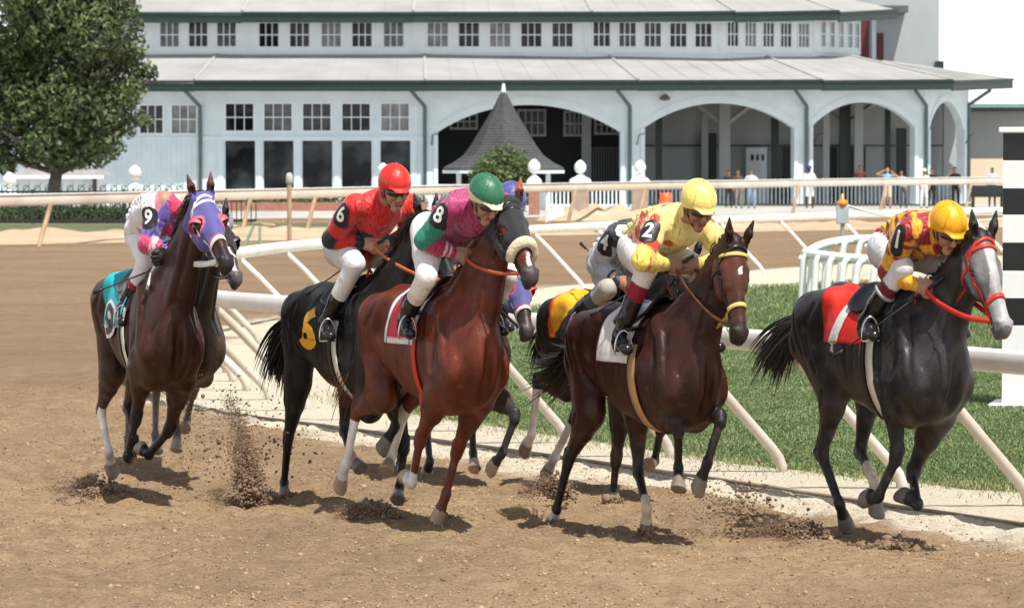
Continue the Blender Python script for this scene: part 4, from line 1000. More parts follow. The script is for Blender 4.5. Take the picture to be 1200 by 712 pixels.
M_COAT = vmat('horse_coat', .50, .30, bump=.35, bscale=60., var=.45, vscale=5., coat=.05, coat_rough=.22, wrinkle=.12, wscale=9.)
M_HAIR_K = mat('black_hair', (.012, .010, .010), .45, .4, 8.)
M_HAIR_B = mat('bay_hair', (.05, .018, .008), .5, .4, 8.)
M_HAIR_G = mat('grey_hair', (.09, .085, .085), .5, .5, 6., c2=(.025, .022, .022))
M_HAIR_C = mat('chestnut_hair', (.20, .065, .025), .5, .3, 8.)
M_EYE = mat('eye', (.008, .005, .004), .06, .0, spec=.9)
M_STEEL = mat('steel', (.55, .55, .55), .25, .05, metal=1.)
M_BLKL = mat('black_leather', (.015, .014, .014), .32, .25, 12.)
M_BRNL = mat('brown_leather', (.12, .045, .02), .4, .2, 10.)
M_TAN = mat('tan_webbing', (.50, .30, .14), .7, .15, 9.)
M_RED = mat('red_webbing', (.60, .035, .02), .45, .12, 9.); M_WEB = mat('white_webbing', (.78, .77, .70), .55, .08, 9.)
M_YEL = mat('straw_webbing', (.70, .52, .16), .55, .12, 9.); M_FLEECE = mat('cream_fleece', (.80, .72, .50), .95, .12, 30., .8, 90.)

def horse(sp):
    """body from blended bones and muscles on the photographed pose"""
    kz = sp['K']; KH = np.array([kz*.95, kz*.87, kz]); F_ = Frame(sp['cx'], sp['g'], sp['a'], K=KH); zo = sp.get('zo', 0.); body_c = np.array(sp['coat'], float)
    root = empty('racehorse', F_.O, F_.rz, sp['label'], 'horse', 'racehorses galloping round the turn')
    root.scale = tuple(KH); pit = sp.get('pit', -.04); B = lambda x, y, z: np.array([x, y, z+zo+pit*x])
    # --- joints
    legs = {}
    for key in ('FR', 'FL', 'HR', 'HL'):
        px = sp[key]; s = -1 if key[1] == 'R' else 1
        if key[0] == 'F':
            y0 = s*.12; A = B(.62+sp.get('sh', 0), s*.15, 1.08); k = F_.plane(px[0], y0); e, k = ik(A, k, .28, .43, (-1, 0, -.25)); k[1] = np.clip(k[1], y0-.05, y0+.05)
            f = F_.chain(k, px[1], .30, s*.09); t = F_.chain(f, px[2], .19, s*.07)
        else:
            y0 = s*.12; A = B(-.58, s*.13, 1.22); k = F_.plane(px[0], y0); e, k = ik(A, k, .37, .47, (1, 0, .1))
            f = F_.chain(k, px[1], .37, s*.09); t = F_.chain(f, px[2], .19, s*.08)
        if px[-1] == 'in': pass
        dz = -.03-t[2]
        if dz > 0: t = t+[0, 0, dz]
        if f[2] < .05: f = f+[0, 0, .05-f[2]]
        legs[key] = (A, e, k, f, t)
        if sp.get('dbg'):
            print(sp['name'], key, 'k', np.round(k, 2), 'f', np.round(f, 2), 't', np.round(t, 2), 'err', [tuple(np.round(np.array(F_.px(q))-np.array(w)).astype(int)) for q, w in zip((k, f, t), px)])
    nb = B(.55, 0, 1.42); poll = F_.chain(nb, sp['poll'], sp.get('nl', .66), 0, .12); muz = F_.chain(poll, sp['muz'], .60, poll[1]*.5, .22, near=sp.get('hn'))
    if sp.get('dbg'): print(sp['name'], 'poll', np.round(poll, 2), 'muz', np.round(muz, 2), 'err', np.round(np.array(F_.px(poll))-sp['poll']), np.round(np.array(F_.px(muz))-sp['muz']), 'neckL', np.linalg.norm(F_.plane(sp['poll'], 0)-nb))
    pts = np.array([q for v in legs.values() for q in v[2:]]+[poll, muz, B(-1, 0, 1.5), B(.95, 0, 1.5), B(.3, 0, .7)])
    lo = pts.min(0)-.16; hi = pts.max(0)+.24; lo[1] = min(lo[1], -.42); hi[1] = max(hi[1], .42)
    Fd = Field(lo, hi, sp.get('h', .0105)); bn = Fd.bone
    # --- trunk: stations of an egg-shaped section
    st = [(.62, 1.14, .205, .155), (.52, 1.175, .34, .215), (.36, 1.18, .385, .24), (.15, 1.175, .365, .262), (-.08, 1.19, .335, .27), (-.28, 1.225, .295, .258), (-.46, 1.26, .258, .25), (-.62, 1.235, .24, .24), (-.76, 1.18, .17, .18)]
    for (x0, z0, r0, w0), (x1, z1, r1, w1) in zip(st[:-1], st[1:]): bn(B(x0, 0, z0), B(x1, 0, z1), r0, r1, .02, YAX, w0/r0, w1/r1)
    bn(B(.52, 0, 1.53), B(.22, 0, 1.515), .055, .05, .09); bn(B(-.25, 0, 1.49), B(-.48, 0, 1.48), .05, .05, .08)
    bn(B(-.72, 0, 1.33), B(-.84, 0, 1.28), .05, .035, .05)
    for s in (-1, 1):
        bn(B(-.34, s*.14, 1.40), B(-.58, s*.135, 1.33), .115, .15, .045); bn(B(-.58, s*.14, 1.31), B(-.75, s*.11, 1.14), .145, .10, .045)     # gluteals
        bn(B(.40, s*.125, 1.46), B(.60, s*.155, 1.17), .075, .105, .03); bn(B(.30, s*.14, 1.40), B(.44, s*.17, 1.08), .06, .095, .035)       # scapula, triceps
        bn(B(.60, s*.075, 1.06), B(.48, s*.11, .89), .105, .085, .05)                                                                          # pectorals
        bn(B(.66, s*.075, 1.18), B(.60, s*.11, .98), .070, .075, .035)
    # --- legs
    for key, (A, e, k, f, t) in legs.items():
        s = -1 if key[1] == 'R' else 1; c = lerp(f, t, .50)
        def bk(d): return np.cross(YAX, nrm(d))
        if key[0] == 'F':
            bn(A, e, .125, .105, .05, YAX, .85); up = k-e; m1 = lerp(e, k, .38)
            bn(lerp(A, e, .7), e+bk(up)*.03, .09, .065, .04)
            bn(e, m1, .128, .092, .035, YAX, .88, .88); bn(m1, lerp(e, k, .9), .078, .042, .02, YAX, .88, .95)
            bn(lerp(e, k, .08)-bk(up)*.03, lerp(e, k, .5)-bk(up)*.02, .055, .042, .022); bn(lerp(e, k, .1)+bk(up)*.035, lerp(e, k, .55)+bk(up)*.016, .05, .03, .02)
            bn(lerp(e, k, .93), k+nrm(f-k)*.035, .054, .047, .015, YAX, .92, .92); bn(k+bk(f-k)*.028, k+bk(f-k)*.02+nrm(f-k)*.03, .026, .02, .012)
        else:
            bn(A, e, .165, .12, .05, YAX, .78); up = k-e; m1 = lerp(e, k, .32); bx = bk(up)
            bn(lerp(A, e, .5), m1, .13, .085, .04, YAX, .75)
            bn(e, m1, .13, .098, .03, YAX, .75); bn(m1, lerp(e, k, .88), .095, .043, .02, YAX, .78, .85)
            ham = A+np.array([-.15, s*-.01, -.05]); bn(ham, m1+bx*.045, .10, .055, .05, YAX, .85)
            pc = k-nrm(f-k)*.055+bk(f-k)*.045                                            # point of hock
            bn(m1+bx*.05, pc, .026, .017, .018); bn(pc, k+bk(f-k)*.025, .024, .034, .012)
            bn(lerp(e, k, .92), k+nrm(f-k)*.05, .048, .040, .015, YAX, .8, .85)
        d = f-k; n = bk(d); r1 = .0355 if key[0] == 'F' else .0385
        bn(k+nrm(d)*.03, f, r1, .030, .008, YAX, .82); bn(k+nrm(d)*.05+n*.021, f-nrm(d)*.03+n*.021, .019, .0185, .006)
        bn(f-nrm(d)*.01, f+nrm(t-f)*.015, .040, .037, .012, YAX, .9); bn(f+n*.02, f+n*.016+nrm(t-f)*.02, .021, .018, .01)
        pd = nrm(t-f); bn(f, c, .032, .036, .012, YAX, .95, 1.05)
        tn = nrm(pd-bk(pd)*(-.35)); tn = nrm(pd+bk(pd)*.45)                               # sole faces down and back
        bn(c-pd*.004, t+pd*.03, .040, .062, .006, YAX, 1., 1., cut=(t, tn)); bn(c+bk(pd)*.028, c+bk(pd)*.03+pd*.035, .026, .028, .012, cut=(t, tn))
    # --- neck
    hd = nrm(muz-poll); sd = YAX-hd*(hd @ YAX); sd = nrm(sd); jw = nrm(np.cross(sd, hd))
    w0, w1, w2 = B(.46, 0, 1.29), None, None; pb_ = poll+jw*.05-hd*.01; v = pb_-B(.52, 0, 1.30)
    c1 = B(.52, 0, 1.30)+v*.36+np.array([0, 0, -.015]); c2 = B(.52, 0, 1.30)+v*.70+np.array([0, 0, .01])
    bn(B(.46, 0, 1.22), c1, .31, .205, .06, YAX, .58, .50); bn(c1, c2, .205, .145, .03, YAX, .50, .53); bn(c2, pb_, .145, .105, .03, YAX, .55, .68)
    bn(B(.44, 0, 1.50), lerp(c1, c2, .3)+nrm(np.cross(v, YAX))*(-.13)*(-1 if np.cross(v, YAX)[2] < 0 else 1)*0+np.array([0, 0, .10]), .06, .05, .08)
    for s in (-1, 1):
        bn(pb_+sd*s*.045+jw*.05, B(.66, s*.07, 1.17), .04, .055, .02)                      # brachiocephalic band
        bn(c2+sd*s*.03+np.array([0, 0, .05]), B(.42, s*.10, 1.46), .05, .06, .05)
    bn(poll+hd*.1+jw*.13, B(.66, 0, 1.16), .045, .065, .03)
    # --- head
    hsz = sp.get('hsz', 1.10)
    def hbn(a, b, ra, rb=None, *r, **k): bn(a, b, ra*hsz, (ra if rb is None else rb)*hsz, *r, **k)
    hp = lambda a, j, s_=0: poll+hd*a+jw*(j*1.04)+sd*s_*hsz
    hbn(hp(-.01, .03), hp(.10, .045), .078, .085, .03, sd, .9, .95); hbn(hp(.08, .04), hp(.21, .055), .088, .083, .02, sd, .92, .88)
    for s in (-1, 1):
        hbn(hp(.10, .13, s*.045), hp(.25, .12, s*.042), .062, .052, .02); hbn(hp(.13, .03, s*.062), hp(.24, .045, s*.05), .040, .034, .02)
        hbn(hp(.15, .035, s*.075), hp(.19, .032, s*.078), .020, .020, .012)                 # brow
        hbn(hp(.22, .05, s*.055), hp(.40, .055, s*.034), .018, .014, .015)                  # facial crest
    hbn(hp(.20, .045), hp(.40, .045), .074, .052, .02, sd, .80, .80); hbn(hp(.38, .045), hp(.535, .05), .052, .050, .015, sd, .86, .95)
    hbn(hp(.24, .12), hp(.46, .085), .048, .030, .02, sd, .75, .9); hbn(hp(.52, .055), hp(.56, .062), .048, .040, .015, sd, 1.0, .95)
    mo = sp.get('mouth', .012)
    hbn(hp(.49, .098+mo), hp(.545, .105+mo), .030, .026, .012, sd, 1.1)
    hbn(hp(.47, .088+mo*.6), hp(.60, .095+mo*.7), .006, .010, .004, sd, 3.2, 3.2, sub=True)
    for s in (-1, 1):
        hbn(hp(.525, .030, s*.036), hp(.55, .055, s*.036), .024, .022, .01)
        Fd.bone(hp(.535, .026, s*.060), hp(.562, .050, s*.054), .0125, .010, .006, sub=True)
        Fd.ball(hp(.182, .052, s*.092), .019, .008, sub=True)
        er = hp(.0, -.02, s*.055); eu = nrm(-hd*.75-jw*.55+sd*s*.18) if sp.get('ears', 1) else nrm(-hd*.8+jw*.15+sd*s*.2); et = er+eu*.175
        hbn(er, lerp(er, et, .5), .028, .032, .02, sd, .8); hbn(lerp(er, et, .5), et, .032, .007, .01, sd, .8)
        Fd.bone(er+hd*.03+eu*.05, lerp(er, et, .85)+hd*.03-eu*0, .016, .006, .008, sub=True)
    def surf(x, z, s_):
        i = int(round((x-Fd.lo[0])/Fd.h)); k = int(round((z-Fd.lo[2])/Fd.h)); ys = Fd.ax[1]; col = Fd.D[min(max(i, 0), Fd.n[0]-1), :, min(max(k, 0), Fd.n[2]-1)]
        js = np.where(col < 0)[0]
        return None if len(js) == 0 else float(ys[js[-1] if s_ > 0 else js[0]])
    def groove(pl, s_, r, k, out=.0):
        q = []
        for x, z in pl:
            p = B(x, 0, z); y = surf(p[0], p[2], s_)
            if y is None: return
            q.append(np.array([p[0], y+s_*out, p[2]]))
        for a, b in zip(q[:-1], q[1:]): bn(a, b, r, r, k, sub=True)
    for s in (-1, 1):
        groove([(.27, 1.46), (.29, 1.30), (.33, 1.12), (.36, 1.02)], s, .012, .045, .008); groove([(.52, 1.44), (.60, 1.30), (.66, 1.18)], s, .010, .04, .006)
        groove([(.44, 1.38), (.50, 1.24), (.46, 1.10)], s, .006, .035, .006); groove([(-.30, 1.40), (-.36, 1.25), (-.34, 1.12)], s, .03, .08, .02)
        groove([(-.42, 1.42), (-.52, 1.28), (-.50, 1.12), (-.44, 1.02)], s, .006, .035, .004); groove([(-.70, 1.44), (-.72, 1.30), (-.70, 1.12)], s, .006, .04, .006)
        groove([(-.60, 1.46), (-.62, 1.30), (-.60, 1.10)], s, .004, .03, .006)
        for q in range(6): groove([(.16-q*.075, 1.36), (.13-q*.08, 1.20), (.12-q*.08, 1.05)], s, .004, .018, .0125)
        th = poll+hd*.1+jw*.15+sd*s*.03
        for t_ in np.linspace(0, .92, 9):
            pa, pb2 = lerp(th, B(.72, s*.07, 1.16), t_), lerp(th, B(.72, s*.07, 1.16), t_+.08); y = surf(pa[0], pa[2]+.035, s); y2 = surf(pb2[0], pb2[2]+.035, s)
            if y is not None and y2 is not None: bn(np.array([pa[0], y+s*.004, pa[2]+.035]), np.array([pb2[0], y2+s*.004, pb2[2]+.035]), .006, .006, .03, sub=True)
    bn(B(.86, 0, 1.26), B(.76, 0, .92), .028, .030, .055, sub=True)
    for s in (-1, 1):
        bn(B(.83, s*.15, 1.24), B(.74, s*.165, 1.02), .012, .012, .05, sub=True)
    for key, (A, e, k, f, t) in legs.items():                      # tendon and muscle lines
        s = -1 if key[1] == 'R' else 1; up = k-e; b_ = np.cross(YAX, nrm(up)); yy = np.array([0, s*.070, 0])
        if key[0] == 'F': bn(lerp(e, k, .08)+yy*1.25, lerp(e, k, .75)+yy*.62+b_*.01, .006, .004, .022, sub=True)
        else: bn(lerp(e, k, .12)+yy*1.2+b_*.03, lerp(e, k, .75)+yy*.6+b_*.025, .008, .006, .025, sub=True)
    V, Q = Fd.mesh('body')
    # --- colours of the hide and hooves
    C = np.tile(body_c, (len(V), 1)); dark = np.array(sp.get('dark', (.012, .009, .008))); g = np.random.default_rng(3)
    if 'dapple' in sp:
        f1 = fbm(V[:, 0]*1.+V[:, 1], V[:, 2]*1., 8, [(9, .6), (19, .5)]); C = C*(1+np.clip(f1, -.4, .6)[:, None]*sp['dapple'])
    shade = sp.get('belly', 0.)                                # bays darken along the topline by nature of the coat
    tl = np.clip((V[:, 2]-1.35-zo)/.2, 0, 1)*np.clip(.7-np.abs(V[:, 1])*4, 0, 1)*sp.get('topline', .4); C = C*(1-tl[:, None]*.6)
    for key, (A, e, k, f, t) in legs.items():
        pm_ = sp.get('points', 1.); c = lerp(f, t, .50)
        d1, t1 = segdist(V, e, k); d2, t2 = segdist(V, k, f); d3, t3 = segdist(V, f, c); d4, t4 = segdist(V, c, t+nrm(t-f)*.05)
        dm = np.minimum(np.minimum(d2, d3), d4)
        up_ = np.clip((t1-.55)/.35, 0, 1)*(d1 < .10)*(np.abs(V[:, 1]-k[1]) < .14)*(d1 < dm+.05); w = up_*pm_; 
        w = np.maximum(w, (dm < .085)*pm_*1.0); w = w[:, None]; C = C*(1-w)+dark*w
        sk = sp.get('socks', {}).get(key)
        if sk:
            hh = sk[0]; col_ = np.array(sk[1]); m_ = (np.minimum(d2, d3) < .075) & (d1 > .03+0*t2) & ((t2 > hh) | (t3 > .02)) & (d4 > .012); C[m_] = col_
        hoof = (d4 < .075) & (t4 > .02) & (d4 < d3+.004); C[hoof] = np.array(sp.get('hoof', (.20, .165, .13)))
    du = np.clip(fbm(V[:, 0]*1.+V[:, 1]*.7, V[:, 2], 17, [(7, .8), (18, .7), (37, .5)])-.15, 0, 1)*np.clip((1.15-V[:, 2])/.8, .05, 1); C = C*(1-du[:, None]*.5)+np.array([.24, .165, .10])*du[:, None]*.5
    q = V-poll; ha = q @ hd; hj = q @ jw; hs = q @ sd; inh = (ha > -.2) & (ha < .7) & (np.abs(hs) < .15) & (np.abs(hj-.05) < .16)
    mz = np.clip((ha-.44)/.07, 0, 1)*inh*((ha-.02) > 0); mc = np.array(sp.get('muzzle', (.025, .02, .02))); C = C*(1-mz[:, None])+mc*mz[:, None]
    for fn in sp.get('marks', []):
        m_ = inh & fn[0](ha, hj, hs); C[m_] = C[m_]*(1-fn[2])+np.array(fn[1])*fn[2]
    ear = (ha < -.06) & (ha > -.3) & (np.abs(hs) < .16) & (hj < .02) & (np.linalg.norm(q, axis=1) < .3)
    if 'ear' in sp: C[ear] = sp['ear']
    me = np_mesh('body', V, Q, C); body = link('body', me, M_COAT, root, True)
    bvh = BVHTree.FromPolygons([Vector(v) for v in V], [tuple(map(int, f)) for f in Q])
    # --- eyes
    for s in (-1, 1):
        mb = MB(); mb.lathe([(0, -.019), (.011, -.0155), (.017, -.008), (.019, 0), (.017, .008), (.011, .0155), (0, .019)], hp(.182, .050, s*.084), 14); mb.build('eye', M_EYE, root, True)
    # --- mane and tail
    hm = sp.get('hair', M_HAIR_K); cr = []; dr = []
    for t in np.linspace(0, 1, 26):
        p = lerp(B(.46, 0, 1.50), lerp(c1, c2, .5), min(1, t*2)) if t < .5 else lerp(lerp(c1, c2, .5), pb_, t*2-1)
        h = bvh.ray_cast(Vector(p+nrm(np.array([-v[2], 0, v[0]]))*.5), Vector(-nrm(np.array([-v[2], 0, v[0]]))), .8)
        if h[0] is not None: cr.append(np.array(h[0])+g.normal(0, .004, 3)); dr.append(np.array([-.55, sp.get('mside', -.5), .10]))
    if cr: strands('mane', cr, dr, .15, hm, root, 700, .005, 1.6, .22, 4, curl=.06)
    tr = B(-.84, 0, 1.29); td = sp.get('tail', (-1, 0, -.15)); tl_ = sp.get('taillen', .75); strands('tail', [tr, tr+np.array([-.04, 0, -.01])], [td, td], tl_, hm, root, 480, .0085, sp.get('tsag', .9), sp.get('tspread', .14), 6, seg=10, curl=.16)
    bn_ = tubes('dock', [[tr+np.array([.06, 0, .02]), tr+np.array(td)*.12, tr+np.array(td)*.25+[0, 0, -.03]]], [.04, .035, .02], hm, root, 8)
    H = dict(F=F_, KH=KH, root=root, bvh=bvh, V=V, Q=Q, hp=hp, hd=hd, sd=sd, jw=jw, poll=poll, muz=muz, legs=legs, ha=ha, hj=hj, hs=hs, inh=inh, zo=zo, body=body, C=C)
    tack(sp, H); return H

def ring(H, a, tilt=0., off=.006, j0=.055, a2=None, k0=0, k1=360, n=28):
    """points round the head at distance a down the face; tilt moves the jaw side along the head"""
    pts = []; inn = []
    for i in range(n+1 if k1-k0 < 360 else n):
        w = R(k0+(k1-k0)*i/n); c, s_ = math.cos(w), math.sin(w)      # w=0 on the face front, 180 under the jaw
        ax = a+tilt*(1-c)/2; cen = H['hp'](ax, j0); d = -H['jw']*c+H['sd']*s_; pts.append(cen+d*.3); inn.append(cen)
    return drape(H['bvh'], pts, inn, off, .3)
def tack(sp, H):
    root, bvh, hp, zo = H['root'], H['bvh'], H['hp'], H['zo']; br = sp['bridle']
    bm_ = br['m']; b_ = empty('bridle', (0, 0, 0)); b_.parent = root
    def band(name, a, m, w=.022, tilt=0, **k): P, NN = ring(H, a, tilt, **k); return strap(name, P, m, b_, w, .006, NN, closed=(k.get('k1', 360)-k.get('k0', 0) >= 360))
    band('noseband', .37, br.get('nose', bm_), br.get('nw', .022), .02)
    band('browband', .065, br.get('brow', bm_), .022, -.03, k0=-95, k1=95)
    band('headpiece', .015, bm_, .02, .17, j0=.06)
    for s in (-1, 1):
        A = [hp(.05+t*.42, .055+.035*t, s*.3) for t in np.linspace(0, 1, 10)]; I = [hp(.05+t*.42, .055+.035*t, 0) for t in np.linspace(0, 1, 10)]; P, NN = drape(bvh, A, I, .007, .3)
        strap('cheekpiece', P, bm_, b_, .018, .006, NN)
        bp = P[-1]; H['bit'+('L' if s > 0 else 'R')] = bp
        rg = [bp+H['hd']*.034*math.cos(w)+H['jw']*.034*math.sin(w) for w in np.linspace(0, 2*PI, 15)]; tubes('bit_ring', [rg], .0045, M_STEEL, b_, 6)
    # hood
    hood = sp.get('hood')
    if hood:
        V, Q = H['V'], H['Q']; ha, hj, hs, inh = H['ha'], H['hj'], H['hs'], H['inh']
        eye = np.hypot(ha-.182, hj-.045) ; a0, a1 = hood.get('range', (-.03, .36))
        edge = ha-a0 > 0
        low = a1-.10*np.clip((np.abs(hs))/.08, 0, 1)*hood.get('cut', 0)
        m_ = inh & (ha > a0) & (ha < low) & ~((eye < hood.get('eye', .048)) & (np.abs(hs) > .045)); trim = (inh & (ha > a0-.0) & (ha < low+.0)) & (((eye < hood.get('eye', .048)+.016) & (np.abs(hs) > .04)) | (ha > low-.018))
        fm = m_[Q].all(1); Qs = Q[fm]; used = np.unique(Qs); rem = -np.ones(len(V), int); rem[used] = np.arange(len(used))
        nr = np.zeros_like(V); fn = np.cross(V[Q[:, 2]]-V[Q[:, 0]], V[Q[:, 3]]-V[Q[:, 1]]); 
        for c in range(4): np.add.at(nr, Q[:, c], fn)
        nr /= np.linalg.norm(nr, axis=1)[:, None]+1e-9
        C = np.tile(np.array(hood['c'], float), (len(V), 1)); C[trim] = hood.get('trim', hood['c'])
        link('hood', np_mesh('hood', V[used]+nr[used]*.007, rem[Qs], C[used]), vmat('hood_cloth', .75, .25, .15, 120., .08, sheen=.2), root, True)
        if hood.get('cups'):
            for s in (-1, 1):
                mb = MB(); cen = hp(.175, .05, s*.085); ax = nrm(H['sd']*s-H['hd']*.35); u = nrm(np.cross(ax, H['jw'])); v = np.cross(ax, u); prof = [(.055, 0), (.058, .02), (.05, .045), (.03, .06), (0, .064)]
                prof = [(.052, -.02)]+prof; n = 16; VV = []; FF = []
                for r_, z in prof:
                    for k in range(n): w = 2*PI*k/n; VV.append(cen+ax*z+u*r_*math.cos(w)+v*r_*math.sin(w))
                back = H['hd']                                                     # open towards the front: keep rear half only
                for i in range(len(prof)-1):
                    for k in range(n):
                        w = 2*PI*(k+.5)/n; dd = u*math.cos(w)+v*math.sin(w)
                        if dd @ back < .25: FF.append((i*n+k, i*n+(k+1) % n, (i+1)*n+(k+1) % n, (i+1)*n+k))
                mb.add(VV, FF); mb.build('blinker_cup', hood['cups'], root, True)
    if sp.get('fleece'):
        P, NN = ring(H, .335, .03, off=.022, k0=-120, k1=120, n=22); tubes('sheepskin_noseband', [P], [.018]+[.036]*(len(P)-2)+[.018], M_FLEECE, root, 12)
    # saddle cloth: a grid laid over the flanks
    cl = sp['cloth']; x0, x1 = cl.get('x', (-.34, .16))
    gx = 22; gz = 30
    def side(s):
        g = []
        for i in range(gx+1):
            for j in range(gz+1):
                u, v = i/gx, j/gz; x = x0+(x1-x0)*u+.06*v*(0 if u < .5 else -.0); w = R(8+v*cl.get('wrap', 82)); 
                cen = Vector((x, 0, 1.22+zo)); d = Vector((0, s*math.sin(w), math.cos(w))); h = bvh.ray_cast(cen+d*.6, -d, .6)
                p = h[0]+d*(.014+.004*math.sin(u*9+v*5)) if h[0] is not None else cen+d*.27; g.append(np.array(p))
        return g
    for s in (-1, 1):
        g_ = side(s); mb = MB(); F2 = [(i*(gz+1)+j, (i+1)*(gz+1)+j, (i+1)*(gz+1)+j+1, i*(gz+1)+j+1) for i in range(gx) for j in range(gz)]
        mb.add(g_, F2); V2 = np.array(g_); cc = np.tile(np.array(cl['c'], float), (len(V2), 1))
        if 'edge' in cl:
            uu = np.repeat(np.arange(gx+1), gz+1)/gx; vv = np.tile(np.arange(gz+1), gx+1)/gz; e_ = (uu < .06) | (uu > .94) | (vv > .93); cc[e_] = cl['edge']
            if 'edge2' in cl: e2 = ((uu >= .06) & (uu < .13)) | ((uu <= .94) & (uu > .87)); cc[e2] = cl['edge2']
        o = link('saddle_cloth', np_mesh('saddle_cloth', V2, np.array(F2), cc), vmat('racing_cloth', .6, .3, .1, 90., .07, wrinkle=.25, wscale=9.), root, True)
        sol = o.modifiers.new('s', 'SOLIDIFY'); sol.thickness = .006; sol.offset = 0
        if s == -1 and cl.get('num'):
            b2 = BVHTree.FromPolygons([Vector(v) for v in V2], F2)
            for k, (off_, off2, colr) in enumerate(([(cl.get('ow', .016), .006, cl['outline'])] if 'outline' in cl else [])+[(cl.get('bold', .006), .010, cl['nc'])]):
                t2, f2 = text_mesh(cl['num'], cl.get('size', .34), off_); an = R(cl.get('rot', 0)); ca, sa = math.cos(an), math.sin(an)
                cx_, cz_ = cl.get('at', (-.20, 1.22)); sx = cl.get('sx', 1.75)
                decal('number', t2*[sx, 1, 1], f2, b2, (cx_, -.3, cz_+zo), (ca, 0, sa), (-sa, 0, ca), (0, 1, 0), off2, mat('number_'+str(sum(int(v*997) for v in colr)), colr, .6, .04), o, outd=.3)
    # saddle, girths, stirrup leathers
    sm = sp.get('saddle', M_BLKL); mb = MB(); g_ = []
    xs_ = sp.get('sx', .06); sx0, sx1 = -.13+xs_, .20+xs_
    for i in range(15):
        for j in range(23):
            u, v = i/14, j/22; w = R(-50+100*v); hw = 1-.35*abs(u-.6); x = sx0+(sx1-sx0)*u; cen = Vector((x, 0, 1.22+zo)); w *= .55+.45*math.sin(PI*min(1, u*.8+.25)); d = Vector((0, math.sin(w), math.cos(w))); h = bvh.ray_cast(cen+d*.6, -d, .6)
            p = h[0]+d*(.030+.035*max(0, (abs(u-.5)-.3)*3)*math.cos(w)**4) if h[0] is not None else cen+d*.3; g_.append(np.array(p))
    mb.add(g_, [(i*23+j, (i+1)*23+j, (i+1)*23+j+1, i*23+j+1) for i in range(14) for j in range(22)]); o = mb.build('saddle', sm, root, True); sol = o.modifiers.new('s', 'SOLIDIFY'); sol.thickness = .022; sol.offset = 0
    for x, m_, w in sp.get('girths', [(.20, M_WEB, .07), (.13, M_BLKL, .05)]):
        x = x+xs_*.6
        A, I = [], []
        for k in range(30):
            a = R(62+236*k/29); I.append((x, 0, 1.2+zo)); A.append((x-.0, .5*math.sin(a), 1.2+zo+.5*math.cos(a)))
        P, NN = [], []
        for q0, q1 in zip(I, A):
            dd = (Vector(q1)-Vector(q0)).normalized(); h = bvh.ray_cast(Vector(q0), dd, 1.); L_ = min((h[0]-Vector(q0)).length if h[0] is not None else .35, .41); P.append(np.array(Vector(q0)+dd*(L_+.008))); NN.append(np.array(dd))
        strap('girth', P, m_, root, w, .006, NN)

